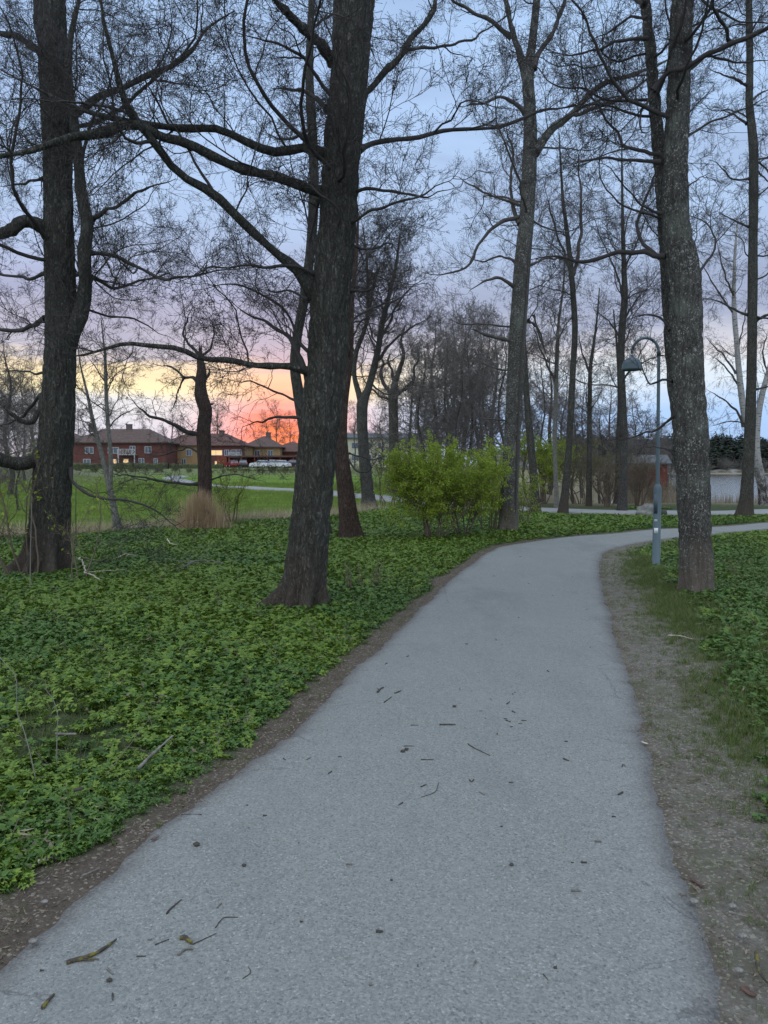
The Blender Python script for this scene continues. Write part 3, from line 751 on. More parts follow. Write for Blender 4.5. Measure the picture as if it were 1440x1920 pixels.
def make_tree(name, label, d, stems, limbs=(), auto=None, cfg=CFG_NEAR, bark_m='bark_dark', twig_m='twig_dark', seed=1, flare=0.5,
              sides=40, group=None, broken=False, base=None, rough=0.06, flare_h=0.35, lobes=5, leaf=None, cat='tree'):
    """stems and limbs are given as they appear in the photograph at the tree's own distance (a depth offset in metres bends them to or from it)"""
    rng = np.random.default_rng(seed)
    m = lambda p, dep: at(p[0], p[1], dep)
    s0 = stems[0]; b0 = m(s0[0], d); gz = float(hgt(b0[0], b0[1]))
    root = empty(name, (b0[0], b0[1], gz), label, cat, group)
    loc = np.array([b0[0], b0[1], gz])
    LP, LR, LL = [], [], []
    for si, st in enumerate(stems):
        off = 0.0
        if isinstance(st, tuple): st, off = st
        C = np.array([m(p, d + off + (p[3] if len(p) > 3 else 0)) for p in st]); rad = np.array([p[2] / 2 * (d + off) / FPX for p in st])
        if si == 0 or off:
            gb = hgt(C[0, 0], C[0, 1]); C[0, 2] = gb
            C = np.vstack([C[0] + [0, 0, -0.12], C]); rad = np.concatenate([[rad[0] * 1.05], rad])
        ht = np.linalg.norm(np.diff(C, axis=0), axis=1).sum()
        V, F, P, r = trunk_geo(C, rad, sides, int(max(24, min(330 if sides > 90 else 200, ht * (22 if sides > 90 else 14)))), seed + si, flare if (si == 0 or off) else 0, rough, lobes, broken and si == 0, flare_h)
        mesh('trunk' if si == 0 else 'stem', V - loc, F, bark_m, root)
        if auto and si in auto.get('stems', (0,)):
            # limbs the photograph shows only as a tangle: they leave the trunk all round
            n = auto['n']; tt = np.sort(rng.uniform(auto.get('t0', 0.3), 0.97, n)); ii = (tt * (len(P) - 2)).astype(int)
            a = rng.uniform(0, 2 * math.pi, n); el = rng.normal(auto.get('el', 0.45), 0.3, n)
            D = np.stack([np.cos(a) * np.cos(el), np.sin(a) * np.cos(el) * auto.get('fl', 0.8), np.sin(el)], -1)
            L = auto['len'] * (1.15 - 0.65 * tt) * rng.uniform(0.55, 1.25, n)
            Pa, Ra = grow(rng, P[ii], D, L, np.minimum(r[ii] * 0.36, L * 0.0085 + 0.003), 23, 0.17, auto.get('trop', 0.02), 0.15)
            if cfg.get('prune', True):
                kp = visible(Pa, 600); Pa, Ra, L = Pa[kp], Ra[kp], L[kp]
            for k in range(len(Pa)): LP.append(Pa[k]); LR.append(Ra[k]); LL.append(L[k])
    n_exp = 0; exp_geo = []
    for lb in limbs:
        pts, w0, w1, off = lb[0], lb[1], lb[2], lb[3]
        n = len(pts)
        C = np.array([m(p, d + off * (k / (n - 1)) ** 1.0) for k, p in enumerate(pts)])
        L = np.linalg.norm(np.diff(C, axis=0), axis=1).sum()
        Q_ = catmull(C, 13); Q_[1:-1] += rng.normal(0, 1, (11, 3)) * min(L * 0.010, 0.05)
        f_ = np.linspace(0, 12, 24); i_ = np.minimum(f_.astype(int), 11); P = Q_[i_] * (1 - (f_ - i_))[:, None] + Q_[i_ + 1] * (f_ - i_)[:, None]
        P[1:-1] = P[1:-1] * 0.7 + (P[:-2] + P[2:]) * 0.15
        r = np.linspace(w0, w1, 24) * np.interp(np.arange(24), [0, 16, 23], [1, 0.92, 0.30]) / 2 * d / FPX; r[0] *= 1.5; r[1] *= 1.2
        r = r * (1 + 0.10 * rng.normal(0, 1, 24))
        LP.append(P); LR.append(r); LL.append(L); exp_geo.append(len(LP) - 1)
        ns_ = int(L * cfg.get('sub', 0.7))
        if ns_ and w0 > 5:                                     # forks off the limb, thinner limbs in their own right
            i2, t2, p2_, D2, r2_ = spawn(rng, P[None], r[None], np.array([ns_]), 0.25, 1.0, 0.7, 0.2, 0.25); L2_ = L * rng.uniform(0.25, 0.5, ns_) * (1.2 - 0.6 * t2)
            Ps, Rs = grow(rng, p2_, D2, L2_, np.minimum(r2_ * 0.6, L2_ * 0.012 + 0.004), 23, 0.16, 0.03, 0.2)
            for k in range(ns_): LP.append(Ps[k]); LR.append(Rs[k]); LL.append(L2_[k])
        V, F = tubes(P[None], np.maximum(r, 0.004)[None], 9)
        mesh('limb', V - loc, F, bark_m if w0 > 12 else twig_m, root)
    if LP:
        LP, LR, LL = np.array(LP), np.array(LR), np.array(LL)
        G, pos, D, ss = sprays_on(rng, LP, LR, LL, cfg)
        aut = [k for k in range(len(LP)) if k not in exp_geo]
        if aut: G.add(*tubes(LP[aut], np.maximum(LR[aut], 0.004), 7))
        mesh('crown', np.concatenate(G.V) - loc, [np.concatenate([f for f in G.F])], twig_m, root)
        tw_ = scatter('twigs', pos - loc, euler_along(D, rng.uniform(0, 6.283, len(D))), ss, rng.integers(0, 7, len(D)), spray_coll(cfg['spray'], twig_m), None, None); tw_.parent = root
        if leaf:
            lm, n, size = leaf
            V, F = leaves(rng, pos[rng.integers(0, len(pos), n)] + rng.normal(0, 0.22, (n, 3)), size, 0.03)
            o = mesh('leaf', V - loc, F, lm, root, smooth=False); o['kind'] = 'stuff'
    return root

# --- the big alder at the left edge
gA = ground(85, 1076)[1]
make_tree('alder_tree', 'big dark alder at the left edge with flared roots and thick cut-off looking side limbs', gA,
    [[(84, 1078, 84), (90, 1030, 76), (95, 960, 73), (98, 900, 71), (106, 800, 65), (112, 700, 60), (114, 600, 58), (112, 500, 56), (110, 400, 54), (108, 300, 53), (103, 200, 52),
      (98, 100, 52), (95, 0, 54), (93, -200, 46), (98, -500, 36), (105, -900, 20), (110, -1250, 5)]],
    [([(122, 645), (146, 620), (160, 570), (163, 480), (168, 440), (153, 378), (146, 300), (140, 240), (130, 150), (140, 60), (150, -70)], 27, 12, -0.3),
     ([(95, 442), (75, 424), (48, 414), (25, 428), (-10, 440), (-90, 410)], 24, 18, -0.6),
     ([(80, 852), (62, 866), (30, 868), (0, 862), (-40, 840), (-110, 780)], 27, 18, -0.8),
     ([(132, 878), (140, 908), (165, 925), (200, 934), (250, 938), (290, 958), (322, 984), (348, 975)], 7, 2.5, -0.8),
     ([(95, 118), (60, 85), (20, 66), (-40, 55)], 15, 9, -1.0), ([(100, 60), (84, 20), (66, -20)], 14, 10, 0.5),
     ([(85, 598), (50, 612), (10, 618), (-50, 600)], 10, 6, 0.6), ([(88, 512), (50, 520), (0, 514), (-50, 500)], 7, 4, 0.9),
     ([(166, 416), (200, 400), (240, 372), (262, 357), (330, 335)], 9, 3, -0.8), ([(170, 474), (230, 490), (300, 518), (340, 520), (480, 500)], 8, 2.5, -0.8),
     ([(82, 745), (72, 775), (52, 792), (20, 776), (-10, 745)], 13, 7, -0.5), ([(84, 735), (40, 780), (0, 800)], 7, 3, 0.8),
     ([(112, 330), (60, 340), (0, 350)], 8, 3, 1.0), ([(120, 240), (160, 190), (230, 165), (320, 120), (390, 60), (440, 20)], 15, 6, -0.6),
     ([(115, 560), (190, 590), (250, 600), (330, 640)], 6, 2, 1.2), ([(112, 690), (60, 700), (0, 690)], 6, 2, 1.0)],
    dict(n=16, len=4.4, t0=0.20, el=0.3), seed=3, flare=0.8, sides=144, flare_h=0.30, lobes=6, rough=0.055)

# --- the leaning alder in the middle
gB = ground(562, 1145)[1]
make_tree('alder_tree', 'large leaning alder in the middle of the foreground with deeply ridged dark bark', gB,
    [[(562, 1145, 80), (571, 1090, 78), (580, 1000, 77), (590, 900, 76), (600, 800, 77), (612, 700, 78), (617, 600, 77), (625, 500, 75), (634, 400, 73), (640, 300, 72),
      (650, 200, 73), (658, 100, 72), (664, 0, 76), (668, -100, 70), (675, -300, 60), (685, -600, 42), (690, -1000, 22), (692, -1350, 6)]],
    [([(590, 555), (560, 515), (500, 465), (450, 415), (400, 370), (340, 322), (290, 275), (262, 245), (240, 205), (222, 150), (200, 60), (185, -40)], 21, 10, -1.4),
     ([(622, 362), (580, 345), (520, 332), (440, 320), (380, 285), (330, 256), (285, 245), (240, 240), (200, 255), (140, 264), (90, 262), (40, 275), (0, 292), (-60, 320)], 19, 15, -1.8),
     ([(608, 292), (560, 280), (490, 282), (462, 262), (420, 246), (370, 250), (330, 247), (260, 228), (160, 200), (70, 175), (0, 130)], 18, 7, -0.8),
     ([(590, 700), (560, 690), (500, 688), (420, 674), (350, 664), (290, 652), (200, 650), (165, 664), (120, 668), (70, 640)], 14, 4, -0.9),
     ([(675, 196), (690, 170), (730, 125), (762, 88), (795, 45), (818, 0), (830, -60)], 14, 9, 0.6),
     ([(760, 92), (790, 88), (840, 85), (910, 60), (960, 20)], 6, 3, 0.5),
     ([(672, 282), (700, 266), (760, 266), (820, 255), (900, 240), (960, 226), (1040, 212), (1120, 170)], 10, 5, 1.2),
     ([(625, 110), (600, 82), (560, 45), (530, 18), (500, -20)], 21, 14, -0.7),
     ([(615, 205), (595, 185), (560, 168), (510, 166)], 12, 4, 0.4), ([(632, 200), (600, 150), (560, 100), (500, 75), (440, 60)], 8, 3, -1.0),
     ([(655, 362), (690, 352), (740, 362), (800, 368), (860, 350)], 7, 2.5, -0.6), ([(640, 420), (665, 415), (700, 390), (780, 370), (860, 320)], 7, 2.5, -0.8),
     ([(615, 510), (608, 480), (610, 460), (618, 440), (630, 418), (633, 395), (620, 380), (560, 340), (480, 335)], 7, 3, -0.45),
     ([(600, 520), (570, 500), (520, 498), (460, 500), (380, 510), (330, 530)], 7, 3, -1.0), ([(580, 560), (540, 545), (480, 545)], 6, 2, 0.8),
     ([(580, 720), (545, 640), (510, 610), (470, 590), (430, 560)], 12, 3, 0.8), ([(575, 790), (530, 780), (490, 792), (455, 800)], 8, 2.5, 0.9),
     ([(575, 770), (540, 745), (480, 720), (400, 705)], 6, 2, 1.2), ([(600, 690), (560, 640), (545, 600), (500, 560), (430, 530), (360, 545)], 8, 2.5, 0.5),
     ([(650, 610), (690, 580), (740, 565), (790, 540)], 5, 2, 0.8), ([(655, 545), (690, 545), (720, 530)], 6, 2, -0.5)],
    dict(n=13, len=4.0, t0=0.26, el=0.25), seed=11, flare=0.85, sides=160, flare_h=0.20, lobes=6, rough=0.055)

# --- right-hand tree with its second stem
gH = ground(1308, 1112)[1]
make_tree('grey_alder_tree', 'grey lichen-speckled double-stemmed tree just right of the lamp post', gH,
    [[(1308, 1114, 66), (1306, 1060, 61), (1304, 1000, 58), (1300, 900, 61), (1296, 800, 63), (1289, 700, 61), (1286, 600, 60), (1283, 530, 62), (1279, 495, 61), (1270, 440, 53), (1266, 380, 48),
      (1268, 300, 45), (1271, 200, 42), (1275, 100, 41), (1279, 0, 39), (1284, -200, 34), (1290, -500, 26), (1296, -900, 14), (1300, -1200, 4)],
     ([(1296, 1085, 42), (1290, 950, 38), (1280, 820, 36), (1270, 720, 34), (1262, 620, 33), (1255, 520, 30), (1247, 420, 26), (1240, 330, 23), (1232, 240, 21), (1225, 160, 19), (1218, 80, 18),
       (1210, 10, 17), (1195, -120, 14), (1180, -350, 9), (1170, -600, 4)], 0.38)],
    [([(1248, 480), (1225, 474), (1180, 472), (1150, 474), (1120, 486), (1088, 492), (1050, 480), (1000, 486)], 10, 5, 0.6),
     ([(1240, 400), (1215, 388), (1195, 380), (1180, 360), (1150, 320), (1120, 305)], 5, 2, -0.4), ([(1237, 304), (1190, 302), (1130, 297), (1090, 303), (1055, 316)], 7, 2.5, -0.5),
     ([(1225, 170), (1260, 130), (1290, 128), (1340, 95), (1400, 70), (1440, 50), (1500, 20)], 8, 9, -0.9),
     ([(1370, 80), (1360, 50), (1340, 20), (1335, -30)], 7, 4, -0.9), ([(1215, 72), (1160, 78), (1130, 88), (1080, 105), (1025, 98)], 7, 2.5, -0.6),
     ([(1212, 35), (1180, 32), (1150, 55), (1105, 75)], 6, 2.5, 0.5), ([(1208, 10), (1190, 0), (1160, -20)], 8, 4, 0.4),
     ([(1262, 715), (1240, 710), (1218, 724), (1206, 690), (1200, 655)], 5, 1.5, 0.9), ([(1270, 775), (1240, 800), (1200, 815), (1160, 826)], 6, 2, 0.6),
     ([(1258, 620), (1235, 595), (1205, 592), (1180, 600)], 6, 2, 0.9), ([(1282, 260), (1330, 230), (1400, 200), (1460, 170)], 5, 2, 0.7),
     ([(1290, 130), (1330, 105), (1380, 118), (1450, 112)], 6, 3, 0.5), ([(1290, 350), (1310, 335), (1330, 325)], 3, 1.5, 0.3),
     ([(1276, 860), (1245, 840), (1210, 838)], 4, 1.5, 0.5), ([(1225, 170), (1200, 215), (1205, 248), (1225, 238)], 5, 3, -0.2)],
    dict(n=15, len=3.2, t0=0.34, el=0.3, stems=(0, 1)), seed=23, flare=0.3, sides=128, flare_h=0.22, bark_m='bark_lichen', rough=0.05, cfg=dict(CFG_NEAR, b_per_m=2.4))

# --- the tall tree in the bend
gF = ground(953, 1000)[1]
rootF = make_tree('poplar_tree', 'tall grey tree with a split bark seam standing behind the green shrubs at the bend', gF,
    [[(952, 1002, 40), (955, 940, 33), (959, 850, 31), (964, 750, 31), (969, 650, 31), (975, 560, 31), (981, 480, 29), (988, 400, 27), (992, 320, 27), (994, 260, 25), (993, 200, 22), (990, 145, 21),
      (998, 80, 15), (1006, 0, 13), (1012, -120, 11), (1020, -300, 8), (1030, -560, 3)]],
    [([(1000, 285), (1012, 262), (1040, 232), (1075, 205), (1110, 170), (1140, 152), (1180, 146), (1230, 120), (1290, 95)], 17, 5, 0.8),
     ([(1060, 222), (1100, 208), (1160, 185), (1190, 165), (1240, 130)], 8, 4, -0.6), ([(988, 150), (975, 110), (962, 60), (950, 0), (940, -80)], 13, 8, -0.4),
     ([(1000, 130), (1015, 95), (1040, 55), (1060, 0), (1070, -70)], 11, 6, 0.6), ([(960, 70), (920, 40), (885, 22), (850, 0), (820, -30)], 9, 4, -0.5),
     ([(985, 212), (960, 190), (938, 180), (900, 195), (860, 200)], 8, 3, -0.6), ([(986, 402), (945, 410), (920, 430), (900, 455), (885, 490), (840, 515), (790, 510)], 8, 3, -0.5),
     ([(987, 388), (940, 372), (905, 360), (870, 340), (850, 330)], 6, 2.5, 0.5), ([(975, 420), (962, 380), (958, 330), (960, 290), (945, 220)], 8, 3, 0.7),
     ([(966, 540), (940, 522), (915, 525), (880, 545)], 7, 3, -0.7), ([(966, 640), (925, 632), (905, 625), (886, 617)], 8, 6, -0.3), ([(970, 614), (910, 609), (870, 608), (845, 600)], 4, 2, 0.6),
     ([(985, 500), (1010, 490), (1040, 484), (1068, 490)], 6, 3, 0.8), ([(962, 792), (920, 785), (890, 785)], 4, 2, -0.5), ([(990, 600), (1010, 618), (1022, 660)], 5, 2, 0.6),
     ([(978, 494), (935, 480), (900, 492), (860, 470)], 5, 2, 0.8), ([(968, 700), (925, 690), (895, 672)], 4, 2, 0.9)],
    dict(n=12, len=3.8, t0=0.38, el=0.5), seed=31, flare=0.22, sides=48, flare_h=0.3, bark_m='bark_lichen', twig_m='twig_mid', cfg=dict(CFG_NEAR, spray='bud', s_per_m=3.6, t_up=0.5, b_up=0.5, b_trop=0.08, t_trop=0.08), rough=0.05)

gs = Geo(); lf_ = np.array(rootF.location)          # the long split in its bark
gs.tube(np.array([at(px, py, gF - 0.19) for px, py in [(965, 985), (967, 930), (969, 870), (971, 800), (974, 730), (978, 660), (984, 590), (988, 530), (991, 470)]]) - lf_, [0.030, 0.034, 0.026, 0.034, 0.022, 0.010], 8, 60)
gs.build('bark_seam', 'stick_dark', rootF)

# --- tall straight alder by the lake
gI = ground(1397, 972)[1]
make_tree('lakeside_alder_tree', 'tall straight dark alder by the lake between the path and the reeds', gI,
    [[(1397, 973, 30), (1400, 930, 24), (1404, 850, 20), (1408, 750, 18), (1410, 650, 17), (1411, 550, 17), (1412, 450, 16), (1413, 350, 16), (1413, 280, 16), (1409, 235, 15), (1405, 190, 13),
      (1406, 120, 12), (1405, 50, 12), (1404, -60, 10), (1405, -250, 7), (1405, -420, 3)]],
    [([(1400, 232), (1375, 215), (1350, 205)], 5, 2, 0.8), ([(1404, 160), (1370, 145), (1330, 130)], 6, 2, -0.7), ([(1408, 190), (1425, 175), (1450, 165)], 5, 2, 0.5),
     ([(1402, 590), (1375, 580), (1345, 565), (1318, 560)], 5, 2, 0.8), ([(1418, 600), (1440, 590), (1470, 580)], 6, 3, -0.5), ([(1404, 425), (1370, 410), (1340, 395)], 4, 2, 0.8),
     ([(1404, 335), (1370, 335), (1355, 315), (1330, 300)], 4, 2, -0.8), ([(1418, 730), (1440, 725), (1470, 735)], 4, 2, 0.4), ([(1400, 795), (1370, 790), (1330, 800)], 3, 1.5, 0.5)],
    dict(n=26, len=3.6, t0=0.25, el=0.2), seed=41, flare=0.35, sides=32, flare_h=0.3, cfg=dict(CFG_MID, b_per_m=2.8, t_per_m=4.5), bark_m='bark_dark')

# --- birch at the right edge
gJ = ground(1432, 948)[1]
make_tree('birch_tree', 'white-barked birch leaning at the right edge beside the lake', gJ,
    [[(1436, 950, 24), (1430, 910, 19), (1421, 870, 15), (1418, 830, 13), (1422, 780, 11), (1430, 735, 10), (1440, 700, 9), (1455, 640, 8), (1470, 560, 6), (1490, 440, 3)],
     [(1419, 850, 12), (1410, 810, 11), (1398, 790, 11), (1391, 745, 11), (1385, 690, 10), (1381, 640, 9), (1377, 590, 9), (1376, 540, 7), (1378, 480, 5), (1382, 420, 3)]],
    [([(1394, 800), (1380, 770), (1350, 745), (1325, 730)], 5, 2, -0.5), ([(1388, 730), (1370, 700), (1352, 680), (1330, 665)], 4, 2, 0.6), ([(1380, 700), (1362, 672), (1340, 650), (1322, 630)], 4, 2, 0.8),
     ([(1378, 590), (1355, 560), (1335, 525), (1318, 495), (1300, 480)], 4, 1.6, 0.4), ([(1378, 560), (1362, 520), (1350, 480), (1340, 440)], 4, 1.6, -0.6), ([(1384, 650), (1396, 600), (1402, 560)], 3, 1.4, 0.3),
     ([(1440, 700), (1430, 660), (1440, 620)], 4, 2, 0.5)],
    dict(n=12, len=2.6, t0=0.35, el=0.5, stems=(0, 1)), seed=43, flare=0.25, sides=20, flare_h=0.25, bark_m='bark_birch', twig_m='twig_mid',
    cfg=dict(CFG_MID, b_per_m=2.8, b_trop=-0.06, t_trop=-0.6, t_up=-0.6, spray='hang'), leaf=('leaf_haze', 2600, 0.045))

# --- behind the leaning alder
gC = ground(657, 1013)[1]
make_tree('reddish_alder_tree', 'reddish-brown leaning tree right behind the large leaning alder', gC,
    [[(658, 1015, 42), (655, 985, 37), (650, 940, 33), (643, 880, 29), (638, 820, 26), (642, 760, 20), (648, 720, 18), (655, 670, 14), (658, 620, 11), (660, 560, 9), (668, 480, 7), (672, 400, 3)]],
    [([(648, 850), (665, 880), (690, 885), (700, 870)], 5, 2, -0.5), ([(650, 690), (630, 640), (628, 560)], 9, 4, 0.4), ([(655, 850), (700, 862), (740, 848)], 3, 1.5, 0.6), ([(657, 640), (680, 600), (720, 585)], 4, 2, 0.6)],
    dict(n=16, len=3.2, t0=0.4, el=0.6), seed=51, flare=0.45, sides=36, flare_h=0.3, bark_m='bark_brown', cfg=CFG_MID)
gB2 = ground(607, 1001)[1]
make_tree('slender_alder_tree', 'slender alder half hidden behind the left side of the large leaning alder', gB2 * 0.96,
    [[(606, 1001, 32), (600, 960, 27), (585, 880, 24), (570, 800, 22), (560, 740, 21), (553, 690, 19), (556, 640, 18), (570, 560, 18), (582, 470, 18), (588, 380, 18), (588, 300, 17), (584, 220, 17), (580, 140, 15),
      (582, 60, 13), (584, 0, 11), (585, -140, 8), (588, -300, 3)]],
    [([(584, 240), (560, 255), (530, 262), (490, 245)], 6, 2.5, 0.6), ([(580, 108), (550, 108), (510, 110)], 5, 2, -0.6), ([(582, 55), (610, 35), (640, 20)], 6, 3, 0.5), ([(560, 640), (530, 620), (500, 560)], 5, 2, 0.8)],
    dict(n=20, len=3.0, t0=0.3, el=0.35), seed=53, flare=0.3, sides=32, cfg=CFG_MID)
gD = ground(690, 955)[1]
make_tree('forked_maple_tree', 'forked wide-crowned tree with pale trunk between the leaning alder and the green shrub', gD,
    [[(692, 958, 32), (690, 930, 25), (685, 880, 22), (681, 830, 20), (679, 790, 20), (680, 755, 21), (690, 730, 14), (701, 690, 13), (710, 650, 11), (716, 610, 10), (728, 560, 8), (742, 500, 6), (750, 440, 3)],
     [(680, 762, 16), (672, 735, 11), (664, 700, 9), (668, 660, 9), (686, 610, 7), (690, 560, 6), (688, 490, 4), (680, 420, 2)]],
    [([(702, 690), (720, 660), (745, 632), (780, 610), (812, 590)], 7, 2.5, 0.8), ([(710, 650), (735, 590), (760, 550), (800, 520)], 6, 2, -0.6), ([(668, 670), (650, 620), (640, 560)], 5, 2, 0.5),
     ([(690, 600), (700, 540), (712, 480)], 5, 2, -0.6), ([(695, 720), (725, 740), (745, 730)], 4, 2, 0.5)],
    dict(n=20, len=4.2, t0=0.42, el=0.8, stems=(0, 1)), seed=57, flare=0.35, sides=28, bark_m='bark_mid', twig_m='twig_mid', cfg=dict(CFG_MID, s_scale=1.15))
make_tree('gnarled_oak_tree', 'gnarled dark oak with twisting limbs beyond the green shrub', 44.0,
    [[(740, 905, 26), (739, 850, 20), (738, 800, 18), (737, 760, 18), (738, 738, 18), (742, 715, 11), (750, 690, 9), (757, 665, 7), (752, 640, 5), (760, 610, 3)]],
    [([(738, 745), (722, 725), (712, 700), (718, 680), (708, 655), (700, 640)], 9, 3, 0.8), ([(738, 745), (760, 730), (778, 712), (776, 690), (788, 672), (782, 655)], 9, 3, -0.8), ([(740, 750), (715, 745), (700, 732), (680, 728)], 6, 2, 0.5),
     ([(740, 720), (735, 695), (728, 680), (732, 655)], 7, 3, 0.5)],
    dict(n=14, len=3.6, t0=0.45, el=0.5), seed=59, flare=0.3, sides=22, cfg=dict(CFG_MID, rmin=0.009, wander=0.42), bark_m='bark_dark')

# --- the trees between the bend and the lake
mid = [
 ('slim dark tree leaning left, close behind the tall split-bark tree', [(1005, 965, 20), (1001, 900, 15), (995, 830, 14), (988, 750, 12), (983, 680, 12), (980, 600, 10), (985, 520, 8), (990, 420, 5), (992, 330, 2)], 'bark_dark', 0.45, 3.0),
 ('thin pale-barked tree, the palest of the trunks between bend and lake', [(1044, 955, 10), (1042, 900, 8), (1040, 830, 8), (1042, 760, 8), (1043, 700, 8), (1045, 650, 7), (1048, 600, 5), (1056, 540, 4), (1060, 470, 2)], 'bark_pale', 0.45, 2.6),
 ('dark tree with forked top and a leaning foot beside the thin pale trunk', [(1056, 964, 18), (1061, 910, 14), (1066, 850, 12), (1070, 780, 12), (1074, 700, 11), (1078, 620, 11), (1075, 560, 10), (1071, 510, 10), (1064, 440, 8), (1056, 380, 6), (1052, 320, 4), (1048, 250, 2)], 'bark_dark', 0.5, 2.8),
 ('short slim dark tree midway between the forked dark tree and the lamp', [(1104, 950, 12), (1105, 880, 10), (1105, 800, 9), (1106, 740, 8), (1107, 690, 7), (1114, 640, 5), (1120, 590, 3), (1124, 540, 2)], 'bark_dark', 0.4, 2.4),
 ('tall straight grey tree standing directly behind the lamp head', [(1167, 960, 18), (1169, 900, 15), (1170, 830, 14), (1168, 760, 13), (1165, 690, 12), (1166, 620, 13), (1171, 560, 12), (1170, 500, 9), (1168, 440, 7), (1167, 380, 5), (1166, 300, 3), (1166, 240, 1)], 'bark_mid', 0.32, 3.4),
]
mlimbs = [[([(1000, 590), (1015, 640), (1030, 680)], 4, 2, 0.3)], [([(1042, 715), (1025, 680), (1008, 640), (1000, 600)], 5, 2, 0.3), ([(1045, 640), (1060, 610), (1078, 590)], 3, 1.5, 0.4)],
          [([(1074, 515), (1088, 460), (1090, 400), (1086, 330), (1080, 270)], 7, 3, 0.5), ([(1066, 500), (1045, 440), (1030, 390), (1020, 340)], 5, 2, -0.5)],
          [([(1106, 700), (1092, 660), (1084, 620)], 4, 2, 0.4)],
          [([(1168, 560), (1150, 500), (1125, 440), (1110, 400)], 4, 1.5, 0.5), ([(1172, 500), (1200, 440), (1215, 390)], 4, 1.5, -0.5), ([(1166, 640), (1140, 600), (1115, 580)], 4, 2, -0.6), ([(1170, 600), (1195, 560), (1210, 540)], 4, 2, 0.6), ([(1168, 455), (1185, 380), (1190, 320)], 3, 1, 0.5)]]
for n, (lab, st, bm, t0, ln) in enumerate(mid):
    dd = ground(st[0][0], st[0][1])[1]
    make_tree('slim_tree', lab, dd, [st], mlimbs[n], dict(n=24 if n == 4 else 18, len=ln, t0=t0, el=0.75 if n == 4 else 0.5), dict(CFG_MID, rmin=0.0058, b_up=0.5, b_trop=0.09, t_up=0.4, t_trop=0.05), bm, 'twig_mid', 61 + n, 0.35, 20,
              group='slim trees between the bend and the lake', leaf=('leaf_haze', 900, 0.05) if n in (1, 3) else None)
make_tree('slim_tree', 'dark twin trunk half hidden behind the tall straight grey tree', ground(1158, 950)[1] * 1.08, [[(1157, 948, 12), (1158, 880, 9), (1159, 820, 8), (1161, 760, 7), (1160, 700, 6), (1156, 640, 4), (1150, 580, 2)]], [],
          dict(n=14, len=2.6, t0=0.45, el=0.5), dict(CFG_MID, rmin=0.006), 'bark_dark', 'twig_mid', 69, 0.3, 16, group='slim trees between the bend and the lake')

# --- the broken snag and the pale sapling at the meadow's edge
gK = ground(383, 990)[1]
make_tree('broken_snag_tree', 'broken-topped dark tree stump trunk rising from a clump of dry grass', gK,
    [[(384, 990, 34), (384, 950, 27), (384, 900, 26), (383, 850, 26), (382, 800, 25), (385, 770, 24), (378, 745, 25), (376, 720, 20), (378, 695, 17), (375, 672, 11), (376, 656, 5)]],
    [([(378, 820), (370, 812), (352, 812), (330, 800), (300, 785), (275, 778), (240, 740)], 10, 3, -0.6), ([(372, 718), (362, 706), (345, 708), (332, 696), (310, 686), (285, 682)], 7, 2, 0.6),
     ([(378, 670), (360, 650), (346, 630), (350, 600), (362, 575)], 7, 2.5, 0.4), ([(376, 668), (392, 655), (400, 630), (396, 590)], 5, 2, -0.4), ([(384, 715), (392, 700), (392, 690)], 6, 4, 0.1), ([(385, 762), (396, 758), (401, 757)], 6, 5, 0.1),
     ([(374, 907), (350, 908), (310, 902), (250, 893), (190, 888)], 6, 2, -0.8), ([(372, 848), (350, 838), (320, 850), (270, 858)], 4, 1.6, 0.8), ([(345, 706), (336, 728), (330, 752), (318, 775)], 4, 1.8, 0.2), ([(395, 900), (440, 890), (500, 905)], 3, 1.4, -0.6)],
    None, seed=81, flare=0.25, sides=36, cfg=dict(CFG_MID, rmin=0.0048, wander=0.34, b_per_m=2.8), broken=True, bark_m='bark_brown', rough=0.09)
gL = ground(222, 1000)[1]
make_tree('pale_sapling_tree', 'pale grey young tree with two thin stems in the meadow left of the snag', gL,
    [[(224, 1000, 17), (215, 960, 12), (207, 920, 11), (200, 890, 10), (193, 860, 9), (182, 820, 8), (172, 780, 7), (164, 740, 5), (152, 690, 3), (146, 650, 1.5)], [(206, 912, 9), (208, 870, 8), (205, 820, 7), (200, 760, 7), (198, 700, 6), (196, 660, 4), (190, 600, 2)]],
    [([(205, 800), (225, 780), (260, 762)], 3, 1.5, 0.4), ([(172, 780), (160, 760), (148, 750)], 3, 1.5, 0.3), ([(199, 720), (180, 690), (165, 670)], 3, 1.4, -0.3), ([(200, 740), (220, 700), (260, 680)], 3, 1.4, 0.4)],
    dict(n=9, len=1.7, t0=0.4, el=0.7, stems=(0, 1)), dict(CFG_MID, rmin=0.0045), 'bark_pale', 'twig_mid', 83, 0.35, 20)

